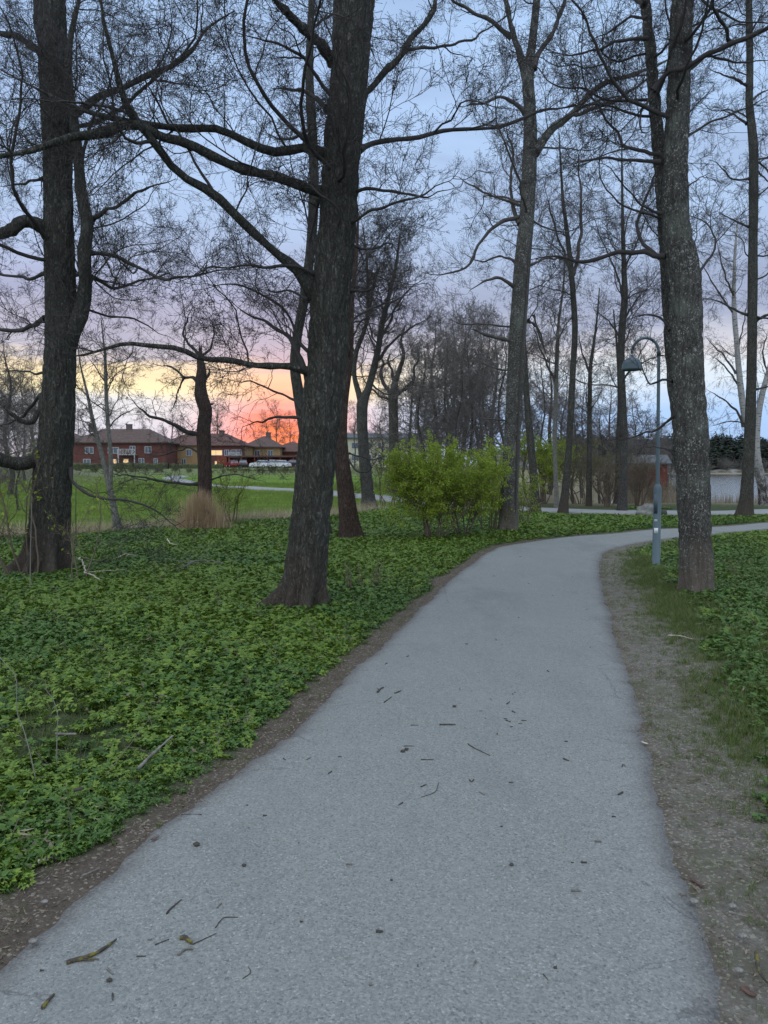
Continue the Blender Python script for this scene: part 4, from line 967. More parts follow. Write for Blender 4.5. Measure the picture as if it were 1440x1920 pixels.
# --- generic trees of the wood behind, copied
def proto_tree(seed, H, r0, n, ln, t0, el, bm, tm, lean=0.0, cfg=CFG_BG, fork=False):
    rng = np.random.default_rng(seed)
    C = np.array([[lean * (k / 7.0) ** 1.5 * H * 0.1 + 0.02 * H * math.sin(k * 1.3 + seed), 0.015 * H * math.cos(k * 1.7 + seed), H * k / 7.0] for k in range(8)]); C[0, :2] = 0
    rad = r0 * (1 - np.linspace(0, 1, 8) * 0.93); C = np.vstack([[C[0] - [0, 0, 0.3]], C]); rad = np.concatenate([[rad[0] * 1.1], rad])
    V, F, P, r = trunk_geo(C, rad, 14, 40, seed, 0.3, 0.05)
    tt = np.sort(rng.uniform(t0, 0.98, n)); ii = (tt * 38).astype(int); a = rng.uniform(0, 6.283, n); e2 = rng.normal(el, 0.25, n)
    D = np.stack([np.cos(a) * np.cos(e2), np.sin(a) * np.cos(e2), np.sin(e2)], -1); L = ln * (1.2 - 0.7 * tt) * rng.uniform(0.6, 1.25, n)
    Pa, Ra = grow(rng, P[ii], D, L, np.minimum(r[ii] * 0.5, 0.012 * L + 0.006), 23, 0.12, 0.03, 0.2)
    G, pos, D, ss = sprays_on(rng, Pa, Ra, L, cfg); G.add(*tubes(Pa, Ra, 5))
    return (V, F, bm), (np.concatenate(G.V), [np.concatenate(G.F)], tm), (pos, D, ss, rng)
PROTO = {}
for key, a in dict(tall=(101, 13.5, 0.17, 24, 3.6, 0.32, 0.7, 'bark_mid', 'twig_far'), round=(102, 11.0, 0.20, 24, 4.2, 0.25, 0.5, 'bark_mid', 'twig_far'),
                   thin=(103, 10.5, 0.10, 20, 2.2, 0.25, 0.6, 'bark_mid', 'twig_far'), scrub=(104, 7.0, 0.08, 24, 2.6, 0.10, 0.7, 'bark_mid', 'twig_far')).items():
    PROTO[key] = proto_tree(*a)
PMESH = {}
def bg_tree(key, x, y, s, rz, label, group, name='bare_tree'):
    z = float(hgt(x, y))
    root = empty(name, (x, y, z), label, 'tree', group, rz); root.scale = (s, s, s)
    if key not in PMESH:
        tr, cr, (pos, D, ss, rng) = PROTO[key]
        PMESH[key] = [mesh('trunk', *tr, parent=root), mesh('crown', *cr, parent=root),
                      scatter('twigs', pos, euler_along(D, rng.uniform(0, 6.283, len(D))), ss, rng.integers(0, 7, len(D)), spray_coll('far', cr[2]), None, None)]
        PMESH[key][2].parent = root
    else:
        for o in PMESH[key]: link(o.copy(), root).parent = root
    return root
rb = random.Random(5)
def px_x(px, y): return (px - 720) / FPX * y / CP
for px, y, key, s in [(790, 40, 'scrub', 1.25), (812, 46, 'round', 0.95), (835, 38, 'thin', 0.85), (850, 52, 'round', 1.05), (868, 42, 'round', 0.92), (880, 36, 'scrub', 1.2), (893, 48, 'tall', 0.85), (910, 40, 'thin', 0.9),
                      (925, 55, 'round', 1.1), (940, 44, 'scrub', 1.5), (770, 58, 'round', 0.9), (802, 62, 'tall', 0.85), (838, 66, 'round', 1.2), (900, 64, 'tall', 1.0), (860, 34, 'scrub', 0.95), (785, 50, 'thin', 0.8)]:
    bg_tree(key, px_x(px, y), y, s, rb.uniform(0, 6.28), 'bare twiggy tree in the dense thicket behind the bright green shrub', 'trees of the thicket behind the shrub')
for px, y, key, s in [(985, 50, 'scrub', 1.2), (1015, 46, 'thin', 0.95), (1030, 55, 'round', 1.0), (1075, 48, 'scrub', 1.1), (1090, 58, 'thin', 1.0), (1125, 46, 'scrub', 1.0), (1140, 62, 'round', 0.9), (1185, 66, 'round', 0.8), (1210, 80, 'scrub', 1.3), (1195, 52, 'scrub', 0.7), (1055, 64, 'tall', 0.8), (1235, 90, 'scrub', 1.2), (1250, 100, 'round', 0.75)]:
    bg_tree(key, px_x(px, y), y, s, rb.uniform(0, 6.28), 'bare thin tree in the scrub between the bend and the boathouse', 'trees of the scrub towards the boathouse')
for px, y, key, s in [(20, 42, 'round', 0.8), (48, 55, 'scrub', 1.2), (-40, 50, 'tall', 0.9), (68, 70, 'round', 0.9), (0, 80, 'scrub', 1.6), (100, 75, 'scrub', 1.3), (-10, 34, 'scrub', 0.8), (35, 30, 'scrub', 0.55)]:
    bg_tree(key, px_x(px, y), y, s, rb.uniform(0, 6.28), 'bare tree on the brown bank behind the alder at the left edge', 'trees on the bank at the left')
for px, y, key, s in [(150, 190, 'round', 1.2), (205, 200, 'round', 1.5), (325, 195, 'round', 1.4), (410, 200, 'tall', 1.3), (520, 190, 'tall', 1.2), (545, 180, 'round', 1.1), (575, 185, 'tall', 1.1), (500, 210, 'round', 1.3), (640, 170, 'round', 1.2), (665, 120, 'tall', 0.8), (715, 110, 'round', 0.9), (600, 150, 'round', 1.0), (60, 170, 'round', 1.5), (270, 210, 'tall', 1.1)]:
    bg_tree(key, px_x(px, y), y, s, rb.uniform(0, 6.28), 'small distant bare tree rising behind the row of houses', 'distant trees behind the houses')

# ------------------------------------------------------------------ shrubs
def shrub_geo(seed, H, spread, stems, leaf_n, leaf_size, rmin=0.004, lean=0.35, dens=1.0):
    rng = np.random.default_rng(seed)
    a = rng.uniform(0, 6.283, stems); rr = rng.uniform(0, 0.18, stems) * spread
    P0 = np.stack([np.cos(a) * rr, np.sin(a) * rr, np.full(stems, -0.06)], -1)
    k = rng.uniform(0.1, lean, stems)[:, None]
    D = np.concatenate([np.cos(a)[:, None] * k, np.sin(a)[:, None] * k, np.ones((stems, 1))], 1)
    L = H * rng.uniform(0.65, 1.05, stems)
    P, Rr = grow(rng, P0, D, L, np.clip(L * 0.010, 0.008, 0.04), 14, 0.10, 0.02, 0.2)
    G = Geo(); G.add(*tubes(P, Rr, 5))
    cnt = np.full(stems, int(13 * dens)); idx, t, pos, D, rt = spawn(rng, P, Rr, cnt, 0.22, 1, 0.8, 0.25, 0.2)
    Lb = spread * 0.55 * (1.25 - 0.8 * t) * rng.uniform(0.5, 1.2, len(t))
    Pb, Rb = grow(rng, pos, D, Lb, np.clip(rt * 0.55, rmin * 1.3, 0.02), 6, 0.18, 0.04, 0.35); G.add(*tubes(Pb, Rb, 3))
    cnt = np.full(len(Pb), 4); idx, t, pos, D, rt = spawn(rng, Pb, Rb, cnt, 0.15, 1, 0.8, 0.25, 0.2)
    Lt = Lb[idx] * 0.45 * rng.uniform(0.5, 1.3, len(t)); Pt, Rt = grow(rng, pos, D, Lt, np.clip(rt * 0.6, rmin, 0.01), 3, 0.2, 0.05, 0.5); G.add(*tubes(Pt, Rt, 3))
    lf = None
    if leaf_n:
        pool = np.concatenate([Pt[:, 1:].reshape(-1, 3), Pt[:, 2:].reshape(-1, 3), Pb[:, 3:].reshape(-1, 3)])
        pool = pool[pool[:, 2] > 0.35]
        lf = leaves(rng, pool[rng.integers(0, len(pool), leaf_n)], leaf_size, 0.03)
    return (np.concatenate(G.V), [np.concatenate(G.F)]), lf
def shrub(name, label, px, py, seed, H, spread, stems, leaf_n, leaf_size, group=None, twm='twig_brown', lm='leaf_bush', d=None, **kw):
    p = ground(px, py) if d is None else np.array([px_x(px, d), d, 0]); z = float(hgt(p[0], p[1]))
    root = empty(name, (p[0], p[1], z), label, 'shrub', group)
    (V, F), lf = shrub_geo(seed, H, spread, stems, leaf_n, leaf_size, **kw)
    mesh('stem', V, F, twm, root)
    if lf is not None:
        o = mesh('foliage', lf[0], lf[1], lm, root, smooth=False); o['kind'] = 'stuff'
    return root
shrub('leafing_shrub', 'widest rounded yellow-green shrub at the bend, the one nearest the leaning alder', 812, 1014, 201, 2.25, 1.9, 10, 36000, 0.042, 'bright green shrubs at the bend', dens=1.6, lean=0.55)
shrub('leafing_shrub', 'second bright green shrub with two slanting dark stems, touching the tall split-bark tree', 872, 1008, 203, 2.15, 1.6, 9, 25000, 0.042, 'bright green shrubs at the bend', dens=1.5, lean=0.5)
shrub('leafing_shrub', 'narrow upright leafing shrub growing against the foot of the tall split-bark tree', 918, 1000, 205, 2.2, 1.0, 9, 5200, 0.046, 'bright green shrubs at the bend', dens=1.3, lean=0.25)
shrub('leafing_shrub', 'small leafing shrub on the right side of the tall split-bark tree', 986, 985, 207, 1.9, 0.8, 6, 1800, 0.046, 'bright green shrubs at the bend', lean=0.25)
shrub('leafing_shrub', 'bright green shrub beyond the far path right of the split-bark tree', 1020, 945, 209, 3.2, 2.6, 9, 9000, 0.07, 'bright green shrubs at the bend', dens=1.4, d=35.0)
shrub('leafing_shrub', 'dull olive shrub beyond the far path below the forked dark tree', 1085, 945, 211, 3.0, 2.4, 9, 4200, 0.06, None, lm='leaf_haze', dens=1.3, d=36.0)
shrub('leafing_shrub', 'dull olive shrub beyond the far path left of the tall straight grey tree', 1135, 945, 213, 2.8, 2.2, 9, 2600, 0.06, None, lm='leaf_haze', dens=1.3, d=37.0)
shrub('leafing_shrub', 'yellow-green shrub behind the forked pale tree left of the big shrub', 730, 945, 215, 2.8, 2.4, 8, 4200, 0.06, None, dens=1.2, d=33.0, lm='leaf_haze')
shrub('leafing_shrub', 'thin yellow-green shrub standing right of the broken snag', 435, 976, 217, 1.75, 1.1, 9, 1500, 0.04, None, twm='twig_green', d=gK * 1.08)
shrub('bare_shrub', 'bare brown shrub of many upright stems in front of the boathouse', 1195, 950, 219, 2.6, 1.8, 16, 300, 0.05, None, d=34.0, rmin=0.006, lm='leaf_haze')
shrub('bare_shrub', 'bare brown shrub between the lamp post and the tall straight grey tree', 1140, 950, 221, 2.2, 1.6, 14, 300, 0.05, None, d=33.0, rmin=0.006, lm='leaf_haze')
shrub('bare_shrub', 'low bare shrub under the boathouse wall left of the lake', 1228, 935, 223, 2.0, 1.4, 14, 200, 0.05, None, d=42.0, rmin=0.007, lm='leaf_haze')
shrub('leafing_sapling', 'scraggly young shrub with few green leaves left of the alder roots', 45, 1065, 225, 1.9, 1.3, 5, 160, 0.055, None, d=gA * 0.97, rmin=0.0035, lm='leaf_bush')
shrub('leafing_sapling', 'thin leafy sapling in front of the left alder trunk', 150, 1050, 227, 1.5, 0.7, 3, 90, 0.05, None, d=gA * 0.9, rmin=0.003, lean=0.15)
# far scrub on the bank below the cars and houses: one geometry, many shrubs
(SV, SF), _ = shrub_geo(231, 1.5, 1.4, 9, 0, 0, rmin=0.012)
sm = None
for n, (px, y) in enumerate([(440, 88), (465, 92), (490, 86), (515, 90), (538, 85), (420, 95), (300, 96), (275, 98), (250, 95), (355, 96), (225, 97), (200, 93), (180, 90), (395, 90), (560, 92), (590, 88), (620, 84), (150, 92), (330, 104), (650, 80), (680, 84)]):
    x = px_x(px, y); root = empty('bare_shrub', (x, y, float(hgt(x, y))), 'low bare shrub on the bank below the houses and parked cars', 'shrub', 'shrubs on the bank below the houses', rb.uniform(0, 6))
    s = rb.uniform(0.4, 0.7); root.scale = (s * 2.0, s * 2.0, s)
    if sm is None: sm = mesh('stem', SV, SF, 'twig_green', root).data
    else: link(bpy.data.objects.new('stem', sm), root)

# ------------------------------------------------------------------ lamp post
pl = ground(1230, 1062); sc_l = pl[1] / FPX
lamp = empty('lamp_post', (pl[0], pl[1], float(hgt(pl[0], pl[1]))), 'grey-blue park lamp post with curved neck and hanging dome shade', 'lamp post')
zt = lambda py: (1062 - py) * sc_l
g = Geo(); g.lathe([(0.085, -0.05), (0.085, 0.02), (0.066, 0.03), (0.064, zt(916)), (0.058, zt(911)), (0.034, zt(907)), (0.030, zt(906))], 24); g.build('base_sleeve', 'steel_grey', lamp)
xr = -3 * sc_l; zA = zt(664); rad = 0.225
arc = [(xr * (1 - 0), 0, zA)] 
pts = [(0, 0, zt(908)), (xr * 0.5, 0, zt(800)), (xr, 0, zA)]
g = Geo(); g.tube(pts, [0.031, 0.028, 0.027], 16, 12); g.build('pole', 'steel_grey', lamp)
pts = [(xr - rad + rad * math.cos(a), 0, zA + rad * 1.12 * math.sin(a)) for a in np.linspace(0, math.pi, 26)] + [(xr - 2 * rad, 0, zA - 0.03), (xr - 2 * rad, 0, zA - 0.07)]
g = Geo(); g.tube(pts, 0.024, 14); g.build('curved_neck', 'steel_grey', lamp)
g = Geo(); g.lathe([(0.033, zA - 0.035), (0.036, zA - 0.05), (0.033, zA + 0.03)], 14, (xr, 0, 0)); g.build('collar', 'steel_dark', lamp)
zs = zA - 0.05
prof = [(0.028, zs + 0.02), (0.03, zs - 0.015)] + [(0.158 * math.sin(a), zs - 0.165 + 0.15 * math.cos(a)) for a in np.linspace(0.22, math.pi / 2, 12)] + [(0.161, zs - 0.21), (0.163, zs - 0.235), (0.155, zs - 0.235), (0.152, zs - 0.17), (0.10, zs - 0.08), (0.0, zs - 0.05)]
g = Geo(); g.lathe(prof, 36, (xr - 2 * rad, 0, 0)); shade = g.build('dome_shade', 'steel_grey', lamp)
g = Geo(); g.lathe([(0.0, zs - 0.205), (0.07, zs - 0.20), (0.145, zs - 0.185), (0.15, zs - 0.18)], 28, (xr - 2 * rad, 0, 0)); g.build('diffuser', 'lamp_glass', shade)
def plate(name, mat, z0, z1, a0, a1, r):
    a = np.linspace(R(a0), R(a1), 8); V = [(r * math.cos(q), r * math.sin(q), z) for z in (z0, z1) for q in a] + [((r - 0.004) * math.cos(q), (r - 0.004) * math.sin(q), z) for z in (z0, z1) for q in a]
    k = np.arange(7); F = np.stack([k, k + 1, k + 9, k + 8], -1)
    o = mesh(name, V, [F, np.array([[0, 8, 24, 16], [7, 23, 31, 15]]), np.stack([k + 8, k + 9, k + 25, k + 24], -1), np.stack([k + 1, k, k + 16, k + 17], -1)], mat, lamp)
    return o
plate('number_label', 'sticker', zt(999), zt(989), -150, -92, 0.0675)
plate('number_label', 'lamp_glass', zt(977), zt(973), -148, -105, 0.0675)['label'] = 'small faint label on the lamp sleeve'
plate('service_hatch', 'steel_dark', zt(962), zt(925), -165, -105, 0.0672)

# ------------------------------------------------------------------ boathouse, boulders, reeds
def hip_roof(w_, dp, z, h, o, th=0.22, gable=False):
    x0, x1, y0, y1 = -w_ / 2 - o, w_ / 2 + o, -o, dp + o
    rx = 0.0 if gable else min((y1 - y0) / 2, (x1 - x0) / 2 - 0.3)
    ym = (y0 + y1) / 2
    V = [(x0, y0, z), (x1, y0, z), (x1, y1, z), (x0, y1, z), (x0, y0, z + th), (x1, y0, z + th), (x1, y1, z + th), (x0, y1, z + th), (x0 + rx, ym, z + h), (x1 - rx, ym, z + h)]
    return V, [np.array([[3, 2, 1, 0], [0, 1, 5, 4], [1, 2, 6, 5], [2, 3, 7, 6], [3, 0, 4, 7], [4, 5, 9, 8], [6, 7, 8, 9]]), np.array([[7, 4, 8], [5, 6, 9]])]
WINM = {}
def window(par, x, z, w_, h, lit=False, y=0.0, frame='trim_white'):
    g = Geo(); t = 0.09
    for a in ((x - w_ / 2 - t, x + w_ / 2 + t, z + h / 2, z + h / 2 + t), (x - w_ / 2 - t, x + w_ / 2 + t, z - h / 2 - t, z - h / 2), (x - w_ / 2 - t, x - w_ / 2, z - h / 2, z + h / 2), (x + w_ / 2, x + w_ / 2 + t, z - h / 2, z + h / 2), (x - 0.04, x + 0.04, z - h / 2, z + h / 2)):
        g.box(a[0], a[1], y - 0.08, y + 0.02, a[2], a[3])
    wn = g.build('window', frame, par, False)
    g = Geo(); g.box(x - w_ / 2, x + w_ / 2, y - 0.03, y + 0.01, z - h / 2, z + h / 2); g.build('pane', 'window_lit' if lit else 'glass_dark', wn, False)
def box_part(par, name, mat, *b):
    g = Geo(); g.box(*b); return g.build(name, mat, par, False)
def house(label, px, d, w_, dp, hw, rh, wall, roof, wins, rz=0.0, zoff=0.0, chim=(), second=None, balcony=None, gable=False, cat='house', name='house'):
    x = px_x(px, d); z = float(hgt(x, d)) + zoff
    root = empty(name, (x, d, z), label, cat, None, rz)
    box_part(root, 'wall', wall, -w_ / 2, w_ / 2, 0, dp, -1.0, hw)
    if second: box_part(root, 'wall', second[0], second[1], second[2], -0.05, 0.3, -0.9, hw - 0.02)
    V, F = hip_roof(w_, dp, hw, rh, 0.55, gable=gable); rf = mesh('roof', V, F, roof, root, False)
    for cx, cz in chim:
        g = Geo(); g.box(cx - 0.5, cx + 0.5, dp / 2 - 0.4, dp / 2 + 0.4, hw + rh - 0.6, hw + rh + cz); g.box(cx - 0.58, cx + 0.58, dp / 2 - 0.48, dp / 2 + 0.48, hw + rh + cz, hw + rh + cz + 0.12); g.build('chimney', 'chimney', rf, False)
    for a in wins: window(root, *a, y=-0.06 if second else 0.0)
    if balcony:
        for bx, bz, bw in balcony:
            g = Geo(); g.box(bx - bw / 2, bx + bw / 2, -1.3, 0, bz, bz + 0.14); b_ = g.build('balcony', 'trim_white', root, False)
            g = Geo()
            for q in np.linspace(-bw / 2, bw / 2, 12): g.box(bx + q - 0.06, bx + q + 0.06, -1.3, -1.24, bz + 0.14, bz + 1.05)
            g.box(bx - bw / 2, bx + bw / 2, -1.32, -1.22, bz + 1.05, bz + 1.13); g.build('railing', 'trim_white', b_, False)
            g = Geo()
            for q in (-bw / 2 + 0.1, bw / 2 - 0.1): g.box(bx + q - 0.09, bx + q + 0.09, -1.28, -1.1, -0.5, bz)
            g.build('balcony_post', 'trim_white', root, False)
    return root
m_ = 140 / FPX
house('long red brick house with brown hipped roof and two chimneys', 225, 140, 17.5, 8.5, 4.6, 2.9, 'brick_red', 'roof_brown',
      [(-1.0, 3.3, 1.9, 1.0), (5.5, 3.4, 1.1, 1.1), (-1.0, 1.0, 1.0, 1.2, True), (2.6, 3.4, 0.9, 1.3), (4.2, 1.0, 0.9, 1.5), (6.9, 1.1, 0.6, 1.2), (1.3, 1.0, 0.9, 1.3, True), (-5.5, 3.3, 1.4, 1.1), (-6.0, 1.0, 1.2, 1.2)],
      chim=((-6.6, 0.8), (0.6, 0.8)), balcony=((1.8, 2.4, 3.2),))
house('ochre-yellow house with red brick end and wide reddish roof behind the snag', 380, 148, 17.0, 9.0, 4.2, 2.7, 'plaster_ochre', 'roof_redbrown',
      [(-5.4, 1.0, 0.8, 1.4), (-2.5, 2.9, 1.0, 1.1), (-6.5, 3.0, 1.0, 1.0), (2.8, 2.9, 2.4, 0.9, True), (6.8, 2.9, 2.0, 1.0), (4.9, 2.9, 0.8, 1.0), (-3.6, 1.0, 0.8, 1.3), (3.2, 0.8, 1.2, 0.8, True)],
      second=('brick_red', 1.6, 8.45), balcony=((6.8, 1.9, 2.6),), chim=((3.0, 0.5),))
house('small ochre house with pointed brown roof at the sunset', 492, 158, 7.6, 8.0, 4.0, 2.6, 'plaster_ochre', 'roof_brown', [(-1.0, 2.8, 1.0, 1.1), (-2.6, 2.8, 0.8, 1.0), (1.8, 2.8, 1.0, 1.1)], chim=((0.8, 0.7),))
house('dark red house with low roof right behind the parked cars', 545, 162, 9.0, 8.0, 3.0, 2.4, 'brick_red', 'roof_redbrown', [(-2.0, 1.7, 1.2, 1.0), (1.0, 1.7, 1.2, 1.0)])
house('red gabled house end showing at the left alder with lit windows', 118, 150, 9.0, 8.0, 4.6, 2.6, 'plaster_ochre', 'roof_brown', [(2.0, 1.2, 1.6, 1.0, True), (3.4, 3.2, 0.8, 1.0, True), (0.0, 3.2, 1.0, 1.0)])
hb = house('long pale cream building with rows of windows glimpsed through the trees behind the shrubs', 715, 150, 24.0, 10.0, 5.4, 1.3, 'plaster_pale', 'roof_grey',
      [(q, zz, 1.3, 1.1) for zz in (1.6, 4.0) for q in np.linspace(-10.5, 10.5, 9)], cat='building', name='apartment_building', zoff=0.3)
# carport by the cars
xc = px_x(490, 146); zc = float(hgt(xc, 146)); cp_ = empty('carport', (xc, 146, zc), 'low dark red carport with flat roof behind the parked cars', 'carport')
box_part(cp_, 'roof', 'roof_redbrown', -6.6, 6.6, 0, 4.6, 2.0, 2.3); box_part(cp_, 'back_wall', 'wood_red', -6.4, 6.4, 4.2, 4.4, -0.6, 2.0); box_part(cp_, 'side_wall', 'wood_red', -8.6, -6.7, 0.1, 4.0, -0.8, 2.25)
for q in np.linspace(-6.3, 6.3, 6): box_part(cp_, 'post', 'wood_red', q - 0.08, q + 0.08, 0.1, 0.26, -0.8, 2.0)

def car(label, px, d, rz, paint, group='parked cars'):
    x = px_x(px, d); root = empty('parked_car', (x, d, float(hgt(x, d))), label, 'car', group, rz)
    prof = [(-2.12, 0.30), (-2.18, 0.55), (-2.12, 0.82), (-1.75, 0.92), (-1.15, 0.96), (-0.45, 0.98), (0.9, 0.98), (1.5, 0.95), (2.02, 0.86), (2.16, 0.60), (2.12, 0.30)]
    n = len(prof); V, st = [], (-0.86, -0.80, 0.80, 0.86)
    for yy_, k in zip(st, (0.94, 1.0, 1.0, 0.94)): V += [(px_ * (0.985 if k < 1 else 1), yy_, 0.3 + (pz - 0.3) * k) for px_, pz in prof]
    F = [[a * n + b, a * n + b + 1, (a + 1) * n + b + 1, (a + 1) * n + b] for a in range(3) for b in range(n - 1)] + [[a * n + n - 1, a * n, (a + 1) * n, (a + 1) * n + n - 1] for a in range(3)]
    Fe = [[n * s + b, n * s + b + 1, n * s + n - 1] for s in (0, 3) for b in range(n - 2)]
    mesh('body', V, [np.array(F), np.array(Fe)], paint, root, False)
    gl = [(-1.72, 0.93), (-1.15, 1.36), (0.25, 1.40), (1.05, 0.96)]; V = [(q, s * (0.74 if zz < 1.1 else 0.60), zz) for s in (-1, 1) for q, zz in gl]
    mesh('window_band', V, [np.array([[0, 1, 2, 3], [7, 6, 5, 4], [0, 4, 5, 1], [2, 6, 7, 3]])], 'glass_dark', root, False)
    V = [(q, s * 0.61, zz) for s in (-1, 1) for q, zz in ((-1.2, 1.365), (0.28, 1.405))] + [(q, s * 0.56, zz) for s in (-1, 1) for q, zz in ((-1.1, 1.43), (0.15, 1.46))]
    mesh('car_roof', V, [np.array([[4, 6, 7, 5], [0, 4, 5, 1], [2, 3, 7, 6], [0, 2, 6, 4], [1, 5, 7, 3], [0, 1, 3, 2]])], paint, root, False)
    for wx in (-1.32, 1.30):
        for s in (-1, 1):
            g = Geo(); g.tube([(wx, s * 0.70, 0.31), (wx, s * 0.89, 0.31)], 0.31, 16); wh = g.build('wheel', 'rubber', root)
            g = Geo(); g.tube([(wx, s * 0.885, 0.31), (wx, s * 0.905, 0.31)], 0.19, 12); g.build('rim', 'trim_white', wh)
    for s in (-1, 1):
        box_part(root, 'headlight', 'lamp_glass', 2.05, 2.15, s * 0.62 - 0.14, s * 0.62 + 0.14, 0.62, 0.76); box_part(root, 'tail_light', 'tail_lamp', -2.18, -2.10, s * 0.64 - 0.14, s * 0.64 + 0.14, 0.66, 0.82)
car('red car parked at the left end under the carport roof', 437, 144, R(115), 'car_red'); car('dark car parked beside the red one', 457, 143, R(100), 'car_dark')
car('white hatchback parked third from the left in front of the carport', 490, 139, R(150), 'car_white'); car('white car parked with its front towards the alder trunk, rightmost white one', 524, 138, R(160), 'car_white')
car('white car parked behind between the two front white cars', 512, 145, R(95), 'car_white'); car('dark car half hidden by the leaning alder trunk', 550, 141, R(150), 'car_dark')
def hedge(label, px0, px1, d, h):
    x0, x1 = px_x(px0, d), px_x(px1, d); n = int((x1 - x0) * 5); xs = np.linspace(x0, x1, n)
    a = np.linspace(0, math.pi, 9); V = []
    for xx in xs:
        z0 = float(hgt(xx, d))
        for q in a: V.append((xx, d - 0.55 * math.cos(q), z0 - 0.2 + (h + 0.2) * math.sin(q) ** 0.35))
    V = np.array(V); V += 0.16 * np.stack([vnoise(V * 3.1, k) for k in (1, 2, 3)], -1); m = 9
    q = (np.arange(n - 1)[:, None] * m + np.arange(m - 1)[None]).ravel(); c0 = V[:1] * 1.0
    tag(mesh('hedge', V, np.stack([q, q + 1, q + m + 1, q + m], -1), 'hedge_green', smooth=False), label, 'hedge')
hedge('dark clipped hedge along the foot of the long red house', 130, 318, 128, 1.0); hedge('low hedge in front of the ochre house', 322, 420, 132, 0.8); hedge('low hedge along the bank below the parked cars', 425, 600, 112, 0.15)

xb = px_x(1205, 70); bh = empty('boathouse', (xb, 70, -0.25), 'red wooden boathouse with grey roof by the lake', 'boathouse', None, R(-12))
box_part(bh, 'wall', 'wood_red', -2.1, 2.1, 0, 5, -0.8, 2.35)
for q in np.arange(-2.0, 2.05, 0.2): box_part(bh, 'batten', 'wood_red', q - 0.025, q + 0.025, -0.03, 0.02, -0.7, 2.3)
V, F = hip_roof(4.2, 5, 2.35, 0.95, 0.35, 0.12, gable=True); mesh('roof', V, F, 'roof_grey', bh, False)
def rock(label, px, py, rx, ry, rz_, mat, seed, cat='boulder'):
    p = ground(px, py); a = np.linspace(0, math.pi, 22)[:, None]; b = np.linspace(0, 2 * math.pi, 37)[None, :-1]
    D = np.stack([np.sin(a) * np.cos(b), np.sin(a) * np.sin(b), np.cos(a) + 0 * b], -1); rr = 1 + 0.22 * fbm(D * 1.6 + seed, seed) + 0.06 * fbm(D * 6, seed + 2)
    V = D * rr[..., None] * np.array([rx, ry, rz_]); n, m = V.shape[:2]; q = np.arange(n - 1)[:, None] * m; k = np.arange(m)[None]
    F = np.stack([q + k, q + m + k, q + m + (k + 1) % m, q + (k + 1) % m], -1).reshape(-1, 4)
    o = mesh('boulder', V.reshape(-1, 3) + np.array([p[0], p[1], hgt(p[0], p[1]) + rz_ * 0.25]), F, mat); return tag(o, label, cat)
rock('low grey boulder beside the far path behind the lamp post', 1215, 966, 0.42, 0.35, 0.30, 'rock', 3); rock('small dark mossy boulder just right of the grey boulder', 1240, 965, 0.20, 0.2, 0.15, 'rock_dark', 8)

def blades(rng, P, H, wdt, lean, seg=2, curl=0.3):
    N = len(P); a = rng.uniform(0, 6.283, N); k = np.abs(rng.normal(0, lean, N)); D = np.stack([np.cos(a), np.sin(a), 0 * a], -1)
    B = np.stack([-np.sin(a), np.cos(a), 0 * a], -1); fa = rng.uniform(0, 6.283, N); B = np.stack([np.cos(fa), np.sin(fa), 0 * fa], -1)
    rows = []
    for s in range(seg + 1):
        t = s / seg; c = P + D * (k * H * (t * (1 - curl) + curl * t * t))[:, None] + np.array([0, 0, 1.0]) * (H * t * (1 - 0.35 * k * t))[:, None]
        wv = (wdt * (1 - 0.85 * t))[:, None] * B * 0.5; rows += [c - wv, c + wv]
    V = np.stack(rows, 1); n = 2 * (seg + 1); b = np.arange(N)[:, None] * n
    F = np.concatenate([np.concatenate([b + 2 * s, b + 2 * s + 1, b + 2 * s + 3, b + 2 * s + 2], 1) for s in range(seg)])
    return V.reshape(-1, 3), F
def on_ground(X_, Y_, dz=0.0): return np.stack([X_, Y_, hgt(X_, Y_) + dz], -1)
rng = np.random.default_rng(77)
N = 6500; y = rng.uniform(36, 50, N); x = px_x(rng.uniform(1195, 1480, N), y); s = np.minimum(y - 45.5, (x - shore_x(y)) * 0.9)
k = (s > -6) & (s < 1.5) & (rng.random(N) < 0.9); P = on_ground(x[k], y[k]); V, F = blades(rng, P, rng.uniform(0.4, 1.25, k.sum()) * np.where(s[k] > -3, 1.15, 0.6), np.full(k.sum(), 0.026), 0.10)
tag(mesh('dry_reeds', V, F, 'reed', smooth=False), 'dry tan reeds along the lake shore', 'reeds', kind='stuff')
N = 2600; y = rng.uniform(50, 120, N); x = shore_x(y) + rng.normal(0, 1.6, N); V, F = blades(rng, on_ground(x, y, 0.3), rng.uniform(0.8, 2.0, N), np.full(N, 0.05), 0.12)
tag(mesh('dry_reeds', V, F, 'reed', smooth=False), 'dry tan reeds beside the boathouse on the left shore of the lake', 'reeds', kind='stuff')
